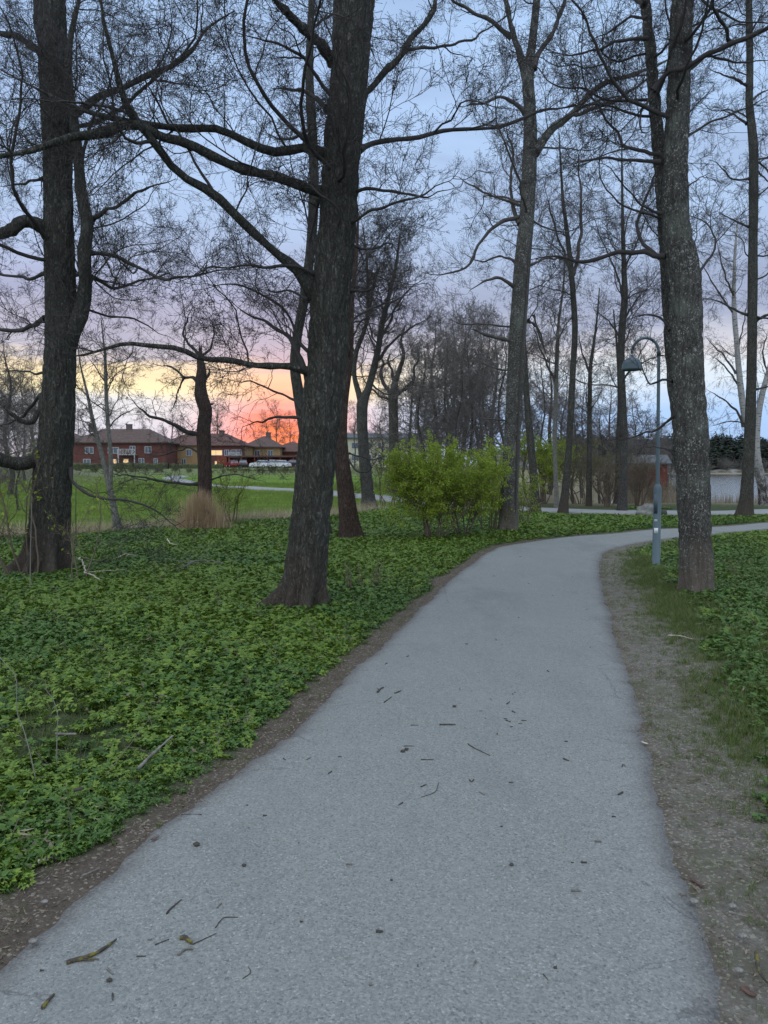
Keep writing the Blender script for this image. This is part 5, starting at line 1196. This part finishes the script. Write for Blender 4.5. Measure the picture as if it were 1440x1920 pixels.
# dry grass clump at the snag
pk = at(378, 1000, gK - 0.75); N = 3000; rr = np.abs(rng.normal(0, 0.28, N)); a = rng.uniform(0, 6.283, N); x = pk[0] + rr * np.cos(a) * 1.15; y = pk[1] - 0.1 + rr * np.sin(a) * 0.6
V, F = blades(rng, on_ground(x, y), rng.uniform(0.35, 1.0, N) * np.clip(1.25 - rr * 0.55, 0.4, 1.3), np.full(N, 0.013), 0.24, 3)
tag(mesh('dry_grass_clump', V, F, 'straw_red', smooth=False), 'reddish tan clump of tall dry grass round the foot of the broken snag', 'dry grass')
N = 30000; x = rng.uniform(-15, 1.5, N); y = edge_y(x) + rng.normal(0, 0.8, N); k = rng.random(N) < straw_mask(x, y); x, y = x[k], y[k]
V, F = blades(rng, on_ground(x, y), rng.uniform(0.12, 0.55, len(x)), np.full(len(x), 0.014), 0.75, 2); tag(mesh('dry_grass', V, F, 'straw', smooth=False), 'pale flattened dry grass along the edge of the meadow', 'dry grass', kind='stuff')

# far wood across the lake: one mass
N = 1150; x = rng.uniform(110, 330, N); y = 398 + 95 * rng.random(N) ** 0.8
V_, F_, off = [], [], 0; hz_ = lambda x, y: -1.6 + 18 * sst(392, 520, y) * (0.75 + 0.3 * n2d(x, y, 0.012, 5)) + 2.2 * sst(393, 402, y)
zz = hz_(x, y); G1, G2 = Geo(), Geo()
for k in range(N):
    con = y[k] > 425 or rng.random() < 0.12
    if con:
        H = rng.uniform(7, 11.5); c0 = np.array([x[k], y[k], zz[k]]); nb = 44; t = rng.random(nb) ** 0.9; a = rng.uniform(0, 6.283, nb); rr = (1 - t ** 2.2) ** 0.8 * H * 0.24 * rng.uniform(0.6, 1.2, nb) + 0.5
        p = c0 + np.stack([0 * t, 0 * t, H * (0.12 + 0.85 * t)], -1); q = p + np.stack([np.cos(a) * rr, np.sin(a) * rr, -0.12 * rr + 0.1], -1); sd = np.stack([-np.sin(a), np.cos(a), 0 * a], -1) * (rr * 0.5)[:, None]
        Vv = np.stack([p + [0, 0, 0.35], q - sd, q + sd, p + [0, 0, -0.5]], 1).reshape(-1, 3); b = np.arange(nb)[:, None] * 4
        G1.add(Vv, [np.concatenate([b, b + 1, b + 2], 1), np.concatenate([b + 3, b + 2, b + 1], 1)])
    else:
        H = rng.uniform(5, 9); nb = 34; p = np.array([x[k], y[k], zz[k] + H * 0.25]) + np.zeros((nb, 3)); D = nrm(rng.normal(0, 1, (nb, 3)) * [1, 1, 0.8] + [0, 0, 0.7]); p = p + D * rng.uniform(0, 0.25, (nb, 1)) * H; L = H * rng.uniform(0.25, 0.6, nb)
        Pp, Rp = grow(rng, p, D, L, np.full(nb, 0.16), 2, 0.2, 0.05, 0.3); G2.add(*tubes(Pp, Rp, 3))
tag(G1.build('far_conifer_wood', 'conifer', smooth=False), 'dark conifer wood on the hill across the lake', 'forest', kind='stuff')
tag(G2.build('far_bare_wood', 'far_twigs', smooth=False), 'grey bare wood on the far lake shore', 'forest', kind='stuff')

# ------------------------------------------------------------------ ground cover, grass and litter (scattered, uncountable)
def proto_collection(name, meshes):
    c = bpy.data.collections.new(name)
    for k, (V, F, m) in enumerate(meshes):
        o = mesh('%s_tuft' % name, V, F, m, smooth=False); col.objects.unlink(o); c.objects.link(o)
    return c
def leaflet(base, dirv, up, l, wd):
    dirv = nrm(dirv); sd = nrm(np.cross(dirv, up)); u = np.cross(sd, dirv)
    ts = [0.0, 0.28, 0.6, 1.0]; ws = [0.05, 1.0, 0.72, 0.02]; V = []
    for t, w_ in zip(ts, ws):
        c = base + dirv * l * t + u * (-0.22 * l * t * t); V += [c - sd * wd * w_ * 0.5 + u * wd * 0.16 * w_, c, c + sd * wd * w_ * 0.5 + u * wd * 0.16 * w_]
    F = [[3 * k + a, 3 * k + a + 1, 3 * k + a + 4, 3 * k + a + 3] for k in range(3) for a in (0, 1)]
    return np.array(V), np.array(F)
def cover_clump(seed, nleaf=6, size=0.055, hgt_=0.13):
    rg = np.random.default_rng(seed); G = Geo()
    for k in range(nleaf):
        a = rg.uniform(0, 6.283); r = rg.uniform(0.01, 0.075); h = hgt_ * rg.uniform(0.45, 1.1); c = np.array([math.cos(a) * r, math.sin(a) * r, h])
        out = nrm(np.array([math.cos(a + rg.normal(0, 0.6)), math.sin(a + rg.normal(0, 0.6)), rg.uniform(-0.1, 0.35)])); up = nrm(np.array([0, 0, 1.0]) + rg.normal(0, 0.3, 3)); sd = np.cross(out, up); s = size * rg.uniform(0.65, 1.25)
        for da, ls in ((0, 1.15), (0.95, 0.95), (-0.95, 0.95), (0.45, 0.7) if rg.random() < 0.5 else (1.7, 0.7), (-1.7, 0.7)):
            dv = out * math.cos(da) + nrm(sd) * math.sin(da); st = c + dv * 0.006; G.add(*leaflet(st, dv + rg.normal(0, 0.08, 3), up, s * ls, s * ls * 0.58))
        G.tube([c * [0.2, 0.2, 0.0], c * [0.5, 0.5, 0.6], c], 0.0016, 3)
    q = [f for f in G.F if f.shape[1] == 4]; t = [f for f in G.F if f.shape[1] == 3]
    return np.concatenate(G.V), [np.concatenate(q), np.concatenate(t)], ('leaf_cover' if seed < 305 else 'leaf_cover_light')
def tuft(seed, n, h, w_, lean, mat, spread=0.03):
    rg = np.random.default_rng(seed); P = np.column_stack([rg.normal(0, spread, (n, 2)), np.zeros(n)])
    V, F = blades(rg, P, rg.uniform(0.4, 1.1, n) * h, np.full(n, w_), lean, 3); return V, [F], mat
c_cover = proto_collection('cover', [cover_clump(301 + k, 6 + k % 3, 0.044 + 0.006 * (k % 3), 0.075 + 0.02 * (k % 3)) for k in range(6)])
c_grass = proto_collection('grass', [tuft(321 + k, 15, 0.10 + 0.05 * (k % 2), 0.0075, 0.7, 'grass_blade') for k in range(4)])
c_mead = proto_collection('meadow', [tuft(331 + k, 18, 0.13, 0.010, 0.5, 'grass_meadow', 0.12) for k in range(3)])
def chip(seed, mat):
    rg = np.random.default_rng(seed); G = Geo()
    for k in range(7):
        c = np.append(rg.normal(0, 0.03, 2), 0.004); a = rg.uniform(0, 6.283); l = rg.uniform(0.004, 0.05) ; w_ = min(rg.uniform(0.0010, 0.006), l * 0.3)
        d_ = np.array([math.cos(a), math.sin(a), rg.normal(0, 0.25)]); s_ = np.array([-math.sin(a), math.cos(a), rg.normal(0, 0.3)])
        G.add([c - d_ * l / 2, c + s_ * w_, c + d_ * l / 2 + [0, 0, 0.004], c - s_ * w_], np.array([[0, 1, 2, 3]]))
    return np.concatenate(G.V), [np.concatenate(G.F)], mat
c_lit = proto_collection('litter', [chip(341 + k, 'litter') for k in range(5)])

def wedge(rng, N, d0, d1, pw):
    """points over the ground in view (and a margin beside it), denser towards the camera"""
    u_ = rng.random(N); d_ = (d0 ** pw + u_ * (d1 ** pw - d0 ** pw)) ** (1 / pw); x_ = (rng.random(N) * 2 - 1) * (0.60 * d_ + 1.3); return x_, d_
rng = np.random.default_rng(900)
def ground_rough(x, y, e, r):
    rg_ = sst(0.02, 0.35, e); return hgt(x, y) + rg_ * (0.025 * n2d(x, y, 1.3, 3)) + rg_ * 0.02 * (1 - r)
def place(x, y, e, r, dz): return np.stack([x, y, ground_rough(x, y, e, r) + dz], -1)
def rots(rng, n, tilt=0.18): return np.stack([rng.normal(0, tilt, n), rng.normal(0, tilt, n), rng.uniform(0, 6.283, n)], -1)

N = 380000; x, y = wedge(rng, N, 1.6, 31.0, 0.95); e, r = side_info(x, y); cm = cover_mask(x, y, e, r)
d2 = np.abs(seg_dist(x, y, P2[::4]))
patch = n2d(x, y, 0.55, 61) * 0.6 + n2d(x, y, 1.6, 67) * 0.5
bare = 1 - 0.9 * sst(0.12, 0.5, patch) * sst(0.5, 1.2, e) * sst(9, 5, y)
for bx, by, bs_ in [(95, 1345, 0.55), (30, 1300, 0.5), (190, 1400, 0.4), (480, 1225, 0.35), (20, 1405, 0.4)]:
    q_ = ground(bx, by); bare = bare * (1 - 0.8 * np.exp(-((x - q_[0]) ** 2 + (y - q_[1]) ** 2 * 0.6) / bs_ ** 2) * (0.6 + 0.6 * (n2d(x, y, 3.0, 97) > -0.2)))
ok = (e > 0.06) & (rng.random(N) < cm ** 1.5 * np.clip(bare, 0, 1)) & (d2 > 2.3) & ~((r > 0.5) & (y > 28)) & (rng.random(N) > meadow_mask(x, y) * 1.3) & (rng.random(N) > straw_mask(x, y) * 0.9) & (y < 30.5)
x, y, e, r = x[ok], y[ok], e[ok], r[ok]; n = len(x)
scatter('ground_elder', place(x, y, e, r, -0.01), rots(rng, n), (0.41 + 0.0055 * y) * rng.uniform(0.45, 1.5, n) * (0.7 + 0.4 * sst(0.15, 1.0, e)) * (1 + 0.25 * n2d(x, y, 0.8, 81)), np.where(rng.random(n) < np.clip(-0.05 + 0.9 * n2d(x, y, 0.45, 85) + 0.03 * y, 0.03, 0.85), rng.integers(4, 6, n), rng.integers(0, 4, n)), c_cover, 'dense dark green leafy ground cover under the trees', 'ground cover')
N = 300000; x, y = wedge(rng, N, 1.6, 24.0, 0.8); e, r = side_info(x, y); cm = cover_mask(x, y, e, r)
pg = np.clip(0.40 + 1.3 * n2d(x, y, 1.1, 71) + 0.5 * n2d(x, y, 4, 73), 0, 1)
pr = np.where(r > 0.5, (0.25 + 0.75 * sst(0.12, 0.6, e)) * (0.24 + 0.76 * pg) * (1 - 0.55 * cm), 0.20 * pg * (1 - cm) + 0.10 * pg * cm)
pr = np.maximum(pr, np.where((r > 0.5) & (y < 5), 0.75 * sst(0.2, 0.55, e) * np.clip(0.35 + 1.2 * n2d(x, y, 2.0, 75), 0, 1), 0))
ok = (e > 0.01) & (rng.random(N) < pr) & (rng.random(N) > meadow_mask(x, y)); x, y, e, r = x[ok], y[ok], e[ok], r[ok]; n = len(x)
scatter('verge_grass', place(x, y, e, r, -0.006), rots(rng, n), rng.uniform(0.3, 0.95, n) * (0.36 + 0.50 * sst(0.1, 1.0, e)) * (1 + 0.02 * y), rng.integers(0, 4, n), c_grass, 'short patchy grass on the verge beside the path', 'grass')
N = 46000; x, y = wedge(rng, N, 1.6, 18.0, 0.8); e, r = side_info(x, y); cm = cover_mask(x, y, e, r)
ok = (e > -0.03) & (rng.random(N) < np.where(e < 0.03, 0.25, 1 - 0.85 * cm) * np.clip(0.45 + 0.9 * n2d(x, y, 2.2, 93), 0.08, 1)) & (e < 1.9); x, y, e, r = x[ok], y[ok], e[ok], r[ok]; n = len(x)
scatter('leaf_litter', place(x, y, e, r, 0.002), rots(rng, n, 0.1), rng.uniform(0.25, 1.0, n) ** 1.3, rng.integers(0, 5, n), c_lit, 'brown and pale leaf litter and bark crumbs along the path edges', 'litter')
N = 26000; x, y = wedge(rng, N, 15.0, 60.0, 0.7); ok = (rng.random(N) < meadow_mask(x, y)) & (rng.random(N) > straw_mask(x, y) * 1.3) & (np.abs(seg_dist(x, y, P2[::4])) > 1.4); x, y = x[ok], y[ok]; n = len(x)
scatter('meadow_grass', on_ground(x, y), rots(rng, n, 0.1), rng.uniform(0.5, 1.1, n) * (0.8 + y / 60), rng.integers(0, 3, n), c_mead, 'short bright green grass of the meadow', 'grass')

# dead stems of last year standing and lying in the ground cover
N = 900; x, y = wedge(rng, N, 2.4, 22.0, 1.0); e, r = side_info(x, y); ok = (e > 0.35) & (rng.random(N) < cover_mask(x, y, e, r)) & (np.abs(seg_dist(x, y, P2[::4])) > 1.6); x, y = x[ok], y[ok]; n = len(x)
Pd = on_ground(x, y, 0.02); Dd = np.column_stack([rng.normal(0, 0.9, (n, 2)), np.abs(rng.normal(0.7, 0.5, n))]); Pp, Rp = grow(rng, Pd, Dd, rng.uniform(0.12, 0.42, n), np.full(n, 0.0022) + 0.00012 * y, 5, 0.14, -0.02, 0.5)
V, F = tubes(Pp, Rp, 4); tag(mesh('dead_stems', V, F, 'twig_brown'), 'thin dead brown stems standing and lying in the ground cover', 'stems', kind='stuff')
N = 9000; x, y = wedge(rng, N, 1.8, 16.0, 0.9); e, r = side_info(x, y); ok = (e > 0.2) & (rng.random(N) < 0.5 * cover_mask(x, y, e, r) * np.clip(0.3 + n2d(x, y, 1.4, 95), 0, 1)); x, y = x[ok], y[ok]; n = len(x)
scatter('dead_leaves', on_ground(x, y, 0.03) + np.stack([0 * x, 0 * x, rng.uniform(0, 0.05, n)], -1), rots(rng, n, 0.4), rng.uniform(0.8, 1.8, n), rng.integers(0, 5, n), c_lit, 'dead leaves and crumbs caught in the ground cover', 'litter')

# ------------------------------------------------------------------ fallen sticks and twigs
def surf(x, y):
    """height of the asphalt or of the bare ground at a point"""
    e, r = side_info(np.array([float(x)]), np.array([float(y)])); e = float(e[0])
    if e < 0:
        t = min(-e / 2.3, 0.5); return float(hgt(x, y)) + 0.012 + 0.022 * (1 - (2 * t - 1) ** 2)
    return float(hgt(x, y))
def stick(name, label, pts, w_, mat, cat, group=None, lift=0.0, sides=7, side_twigs=0, seed=0, n=14, h=None):
    rg = np.random.default_rng(seed + 5); C = np.array([ground(*p) for p in pts])
    base = (C[:, 0], C[:, 1]); rr = w_ / 2
    for k in range(len(C)): C[k, 2] = surf(C[k, 0], C[k, 1]) + rr * 0.85 + lift + (h[k] if h else 0)
    Pp = catmull(C, n); Lg = np.linalg.norm(np.diff(Pp, axis=0), axis=1).sum(); Pp += rg.normal(0, 1, Pp.shape) * Lg * 0.006 * np.array([1, 1, 0.3])
    rad_ = rr * np.linspace(1.05, 0.6, n) * (1 + 0.13 * rg.normal(0, 1, n)); G = Geo(); c = Pp.mean(0); G.tube(Pp, rad_, sides)
    for k in range(side_twigs):
        i_ = rg.integers(2, n - 2); t_ = nrm(Pp[i_ + 1] - Pp[i_]); s_ = np.array([-t_[1], t_[0], 0.1]) * rg.choice([-1, 1]); L_ = Lg * rg.uniform(0.15, 0.35); q = [Pp[i_], Pp[i_] + (t_ * 0.6 + s_ * 0.6) * L_ * 0.5, Pp[i_] + (t_ * 0.9 + s_ * 0.7) * L_]
        G.tube(q, [rr * 0.5, rr * 0.2], 5, 6)
    o = G.build(name, mat, loc=c)
    if mat == 'reddish_leaf' or cat == 'leaf':                 # flakes are flat and a little curled
        co = np.zeros(len(o.data.vertices) * 3, np.float32); o.data.vertices.foreach_get('co', co); co = co.reshape(-1, 3); co[:, 2] = co[:, 2] * 0.28 - rr * 0.45 + 3.0 * (co[:, 0] ** 2 + co[:, 1] ** 2); o.data.vertices.foreach_set('co', co.ravel())
    return tag(o, label, cat, group)
stick('mossy_stick', 'mossy yellow-green stick lying on the path at the lower left', [(124, 1823), (165, 1815), (190, 1797), (219, 1783)], 0.014, 'stick_moss', 'stick', lift=0.0, side_twigs=2, seed=1)
stick('pale_stick', 'lichen-covered stick end at the bottom left corner of the path', [(80, 1918), (90, 1902), (102, 1886)], 0.012, 'stick_moss', 'stick', lift=0.0, seed=2)
stick('bark_piece', 'short thick mossy bark piece on the path near the bottom left', [(338, 1776), (348, 1786), (360, 1793)], 0.016, 'stick_moss', 'bark', lift=0.0, seed=3)
stick('short_stick', 'short pale broken stick touching the mossy bark piece', [(334, 1808), (348, 1806), (363, 1804)], 0.009, 'stick_grey', 'stick', lift=0.0, seed=4)
stick('thin_twig', 'long thin twig running up right from the mossy bark piece', [(362, 1795), (385, 1782), (407, 1771)], 0.004, 'stick_dark', 'twig', lift=0.0, seed=5)
stick('thin_twig', 'curved thin dark twig right of the mossy bark piece', [(404, 1758), (420, 1745), (447, 1737)], 0.004, 'stick_dark', 'twig', lift=0.0, seed=6)
stick('thin_twig', 'straight thin dark twig left of the mossy bark piece', [(291, 1790), (317, 1778)], 0.004, 'stick_dark', 'twig', lift=0.0, seed=7)
stick('thin_twig', 'thin dark twig right of the mossy stick tip', [(256, 1817), (274, 1808)], 0.004, 'stick_dark', 'twig', lift=0.0, seed=8)
stick('bent_twig', 'bent dark twig above the mossy stick on the path', [(313, 1728), (320, 1718), (340, 1706)], 0.007, 'stick_dark', 'twig', lift=0.0, seed=9)
stick('thin_twig', 'thin straight twig by the crumbled path edge at the left', [(340, 1532), (378, 1536)], 0.008, 'stick_dark', 'twig', lift=0.0, seed=10)
stick('bark_piece', 'small reddish bark sliver at the left edge of the path', [(284, 1585), (298, 1578)], 0.016, 'reddish_leaf', 'bark', lift=0.0, seed=11)
stick('broken_wood', 'pale splintered wood piece lying on the left verge', [(71, 1632), (92, 1624), (111, 1615)], 0.020, 'stick_pale', 'wood', lift=0.02, seed=12)
stick('grey_stick', 'grey stick lying on the left verge close to the path edge', [(154, 1655), (170, 1646), (187, 1637)], 0.009, 'stick_grey', 'stick', lift=0.015, seed=13)
stick('fallen_branch', 'grey branch end poking out of the ground cover towards the path', [(260, 1465), (285, 1448), (325, 1424)], 0.018, 'stick_grey', 'stick', lift=0.05, seed=14, h=[0, 0.03, 0.07])
stick('fallen_branch', 'short grey branch lying on the ground cover at the left', [(105, 1418), (145, 1420)], 0.018, 'stick_grey', 'stick', lift=0.12, seed=15)
stick('fallen_branch', 'dark short branch under the leaves at the left', [(138, 1510), (158, 1503)], 0.02, 'stick_dark', 'stick', lift=0.06, seed=16)
stick('yellow_stick', 'curved yellowish stick on the right verge at the bottom right', [(1418, 1798), (1420, 1825), (1428, 1846), (1440, 1862)], 0.013, 'stick_moss', 'stick', lift=0.015, seed=17)
stick('grey_stick', 'straight grey stick lying across the right verge', [(1366, 1722), (1402, 1731)], 0.010, 'stick_grey', 'stick', lift=0.012, seed=18)
stick('bark_piece', 'reddish brown bark piece on the right verge at the bottom', [(1394, 1866), (1406, 1868), (1416, 1876)], 0.028, 'reddish_leaf', 'bark', lift=0.0, seed=19, n=8)
stick('dry_leaf', 'rolled reddish dry leaf on the right verge edge', [(1296, 1655), (1308, 1660), (1318, 1667)], 0.020, 'reddish_leaf', 'leaf', lift=0.004, seed=20, n=8)
stick('dry_leaf', 'pale curled dry leaf at the right edge of the path', [(1203, 1398), (1215, 1402)], 0.018, 'stick_pale', 'leaf', lift=0.004, seed=21, n=7)
tw = [([(708, 1306), (714, 1300), (720, 1296)], 0.014, 'forked dark twig on the path, leftmost of the upper cluster'), ([(740, 1308), (752, 1303)], 0.010, 'small dark twig right of the forked dark twig'), ([(720, 1325), (734, 1316)], 0.008, 'thin dark twig just below the forked dark twig'),
      ([(824, 1371), (854, 1370)], 0.011, 'straight dark twig in the middle of the path'), ([(877, 1408), (895, 1417), (919, 1429)], 0.006, 'curved thin twig right of the path centre'), ([(789, 1439), (813, 1438)], 0.007, 'pale brown twig near the path centre below the dark crumbs'),
      ([(757, 1412), (777, 1412)], 0.006, 'thin flat twig above the dark crumbs'), ([(790, 1510), (815, 1498), (823, 1482)], 0.004, 'very thin curved stem below the path centre'), ([(789, 1491), (799, 1486)], 0.007, 'tiny dark twig beside the very thin curved stem'),
      ([(1056, 1433), (1067, 1440)], 0.009, 'short dark twig on the right side of the path'), ([(575, 1435), (584, 1430)], 0.006, 'short dark twig near the left path edge'), ([(634, 1432), (641, 1430)], 0.007, 'small dark twig right of the short twig near the left path edge'),
      ([(948, 1361), (957, 1366)], 0.008, 'short twig on the upper right of the path'), ([(960, 1345), (966, 1348)], 0.009, 'tiny twig above the short twig at upper right'), ([(977, 1361), (987, 1361)], 0.007, 'tiny flat twig right of the short twig at upper right'), ([(950, 1330), (956, 1325)], 0.008, 'tiny upright-looking twig furthest up on the right of the path'),
      ([(1018, 1850), (1028, 1857)], 0.004, 'tiny pale twig at the bottom right of the path'), ([(705, 1770), (710, 1774), (718, 1771)], 0.010, 'small black curled bark flake at the bottom centre of the path'), ([(455, 1860), (470, 1850), (466, 1838)], 0.003, 'hair-thin curved stem at the lower left of the path'), ([(770, 1371), (785, 1371)], 0.006, 'faint thin twig left of the straight dark twig')]
for k, (p, w_, lab) in enumerate(tw): stick('fallen_twig', lab, p, w_, 'stick_dark', 'twig', 'twigs fallen on the path', 0.0, 6, 1 if k in (0, 1) else 0, 40 + k, 8)
rg = random.Random(12)
for k in range(70):                       # the crumbs one can only just see
    py = 1040 + 860 * rg.random() ** 1.3; t_ = rg.uniform(0.05, 0.95); l_ = np.interp(py, [p[1] for p in LE[::-1]], [p[0] for p in LE[::-1]]); r2 = np.interp(py, [p[1] for p in RE[::-1]], [p[0] for p in RE[::-1]])
    px = l_ + (r2 - l_) * t_; s_ = ground(px, py)[1] / FPX; L_ = rg.uniform(0.008, 0.035) / s_; a = rg.uniform(0, 3.14)
    stick('path_crumb', 'tiny dark twig crumb littering the asphalt path', [(px, py), (px + L_ * math.cos(a), py + L_ * 0.3 * math.sin(a))], rg.uniform(0.005, 0.010), rg.choice(['stick_dark', 'stick_dark', 'stick_grey']), 'twig', 'tiny crumbs on the path', 0.0, 5, 0, 100 + k, 4)
def cone_bit(label, px, py, s, seed):
    p = ground(px, py); a = np.linspace(0, math.pi, 9)[:, None]; b = np.linspace(0, 2 * math.pi, 13)[None, :-1]; D = np.stack([np.sin(a) * np.cos(b) * 1.3, np.sin(a) * np.sin(b), 0.8 * np.cos(a) + 0 * b], -1); V = D * (1 + 0.3 * vnoise(D * 3 + seed, seed))[..., None] * s
    n_, m = V.shape[:2]; q = np.arange(n_ - 1)[:, None] * m; k = np.arange(m)[None]; F = np.stack([q + k, q + m + k, q + m + (k + 1) % m, q + (k + 1) % m], -1).reshape(-1, 4); c = np.array([p[0], p[1], surf(p[0], p[1]) + s * 0.7])
    tag(mesh('alder_cone', V.reshape(-1, 3) + c, F, 'stick_dark', loc=c), label, 'cone')
cone_bit('dark round alder cone on the path beside the left broken edge', 369, 1601, 0.011, 1); cone_bit('small dark cone right of the round cone near the left edge', 458, 1642, 0.007, 2); cone_bit('reddish dark cone on the path below the mossy stick', 206, 1858, 0.007, 3)
cone_bit('pair of dark cones at the path centre, left one', 755, 1421, 0.010, 4); cone_bit('pair of dark cones at the path centre, right one', 762, 1420, 0.010, 5); cone_bit('single dark cone on the path right of centre', 852, 1336, 0.010, 6); cone_bit('lone black crumb on the right half of the path', 959, 1643, 0.007, 7)
rg = random.Random(31)
for k, (px, py, s) in enumerate([(108, 1620, 0.022), (62, 1778, 0.012), (1266, 1590, 0.010), (1373, 1716, 0.013), (1392, 1770, 0.012), (1385, 1832, 0.011), (1300, 1705, 0.014), (84, 1705, 0.010)]):
    p = ground(px, py); a = np.linspace(0, math.pi, 9)[:, None]; b = np.linspace(0, 2 * math.pi, 13)[None, :-1]; D = np.stack([np.sin(a) * np.cos(b) * 1.3, np.sin(a) * np.sin(b), 0.6 * np.cos(a) + 0 * b], -1); V = D * (1 + 0.2 * vnoise(D * 2 + k, k))[..., None] * s
    n_, m = V.shape[:2]; q = np.arange(n_ - 1)[:, None] * m; kk = np.arange(m)[None]; F = np.stack([q + kk, q + m + kk, q + m + (kk + 1) % m, q + (kk + 1) % m], -1).reshape(-1, 4); c = np.array([p[0], p[1], hgt(p[0], p[1]) + 0.018 + s * 0.3])
    tag(mesh('pebble', V.reshape(-1, 3) + c, F, 'pebble', loc=c), 'small pale pebble lying on the verge beside the path', 'pebble', 'pebbles on the verges')
# fallen branches lying in the ground cover
stick('fallen_branch', 'pale forked fallen branch on the ground cover below the snag', [(345, 1082), (365, 1070), (390, 1068), (418, 1074)], 0.028, 'stick_grey', 'stick', lift=0.14, side_twigs=3, seed=60)
stick('fallen_branch', 'pale crooked fallen branch right of the left alder roots', [(150, 1060), (157, 1078), (162, 1092), (175, 1098), (187, 1106)], 0.024, 'stick_pale', 'stick', lift=0.13, side_twigs=1, seed=61)
stick('fallen_branch', 'dark fallen branch lying right of the left alder roots', [(160, 1062), (185, 1068), (200, 1061)], 0.022, 'stick_dark', 'stick', lift=0.12, side_twigs=2, seed=62)
stick('fallen_branch', 'small pale curved branch near the dry grass clump', [(313, 1022), (320, 1031), (331, 1033)], 0.03, 'stick_pale', 'stick', lift=0.12, seed=63)
stick('fallen_branch', 'pale fallen branch in the middle of the ground cover between alder and snag', [(222, 1060), (236, 1053), (256, 1056)], 0.02, 'stick_pale', 'stick', lift=0.13, side_twigs=1, seed=64)
stick('fallen_branch', 'thin pale fallen branch on the right verge below the speckled double-stemmed tree', [(1252, 1198), (1275, 1199), (1300, 1206)], 0.012, 'stick_pale', 'stick', lift=0.03, seed=65)
stick('fallen_branch', 'dark fallen log along the ditch right of the snag', [(425, 984), (455, 978), (500, 972), (540, 970)], 0.12, 'stick_dark', 'log', lift=0.05, seed=66)
stick('fallen_branch', 'brown fallen log along the ditch left of the snag', [(228, 999), (270, 996), (315, 993)], 0.10, 'stick_grey', 'log', lift=0.05, seed=67)
# upright dead stalks
def stalks(label, px, py, n, h, spread, mat, seed, name='dead_stalks', r=0.005, d_kink=0.1):
    p = ground(px, py); rg = np.random.default_rng(seed); P0 = np.stack([p[0] + rg.normal(0, spread, n), p[1] + rg.normal(0, spread, n), np.full(n, hgt(p[0], p[1]) - 0.03)], -1); D = np.column_stack([rg.normal(0, 0.10, (n, 2)), np.ones(n)])
    L_ = h * rg.uniform(0.5, 1.05, n); Pp, Rp = grow(rg, P0, D, L_, np.full(n, r), 8, d_kink, 0.03, 0.5); G = Geo(); G.add(*tubes(Pp, Rp, 5)); cnt = np.full(n, 3); i_, t_, pos, D2, rt = spawn(rg, Pp, Rp, cnt, 0.4, 1, 0.6, 0.2, 0.3)
    Pb, Rb = grow(rg, pos, D2, L_[i_] * 0.22 * rg.uniform(0.5, 1.2, len(t_)), rt * 0.6, 4, 0.15, 0.05, 0.5); G.add(*tubes(Pb, Rb, 4))
    tag(G.build(name, mat, loc=np.array([p[0], p[1], float(hgt(p[0], p[1]))])), label, 'stalks')
stalks('dead brown stalks right of the leaning alder, nearest its trunk', 655, 1118, 6, 0.52, 0.03, 'twig_brown', 1); stalks('single thin dead stalks between the two denser stalk bunches', 678, 1110, 3, 0.55, 0.04, 'twig_brown', 2); stalks('dead brown stalks right of the leaning alder, bunch nearest the path', 706, 1106, 8, 0.50, 0.03, 'twig_brown', 3)
def bent(label, pts, dd, r, mat, seed):
    C = np.array([at(px, py, dd) for px, py in pts]); C[0, 2] = hgt(C[0, 0], C[0, 1]) - 0.02; G = Geo(); G.tube(C, [r, r * 0.5], 6, 20); tag(G.build('bramble_stem', mat, loc=C[0]), label, 'stem')
bent('pale thin kinked stem rising at the left edge of the picture', [(72, 1480), (58, 1420), (45, 1370), (32, 1335), (30, 1270), (14, 1250), (0, 1232)], ground(72, 1482)[1], 0.0032, 'twig_pale', 1)
bent('pale thin crooked stem right of the one at the left edge', [(105, 1440), (107, 1380), (108, 1340), (98, 1308), (87, 1295), (85, 1274)], ground(105, 1445)[1], 0.003, 'twig_pale', 2)
bent('thin straight grey sapling stem in front of the left alder roots', [(56, 1108), (57, 1050), (58, 1000), (60, 930)], ground(56, 1110)[1], 0.006, 'twig_pale', 3)
bent('thin upright grey stem right of the left alder trunk', [(143, 1028), (142, 960), (143, 900)], ground(143, 1030)[1], 0.012, 'twig_mid', 4)
bent('dark thin dead stem among the leaves near the path', [(148, 1452), (152, 1400), (156, 1362)], ground(148, 1455)[1], 0.003, 'stick_dark', 5)
print('TRIANGLES', NTRI[0])
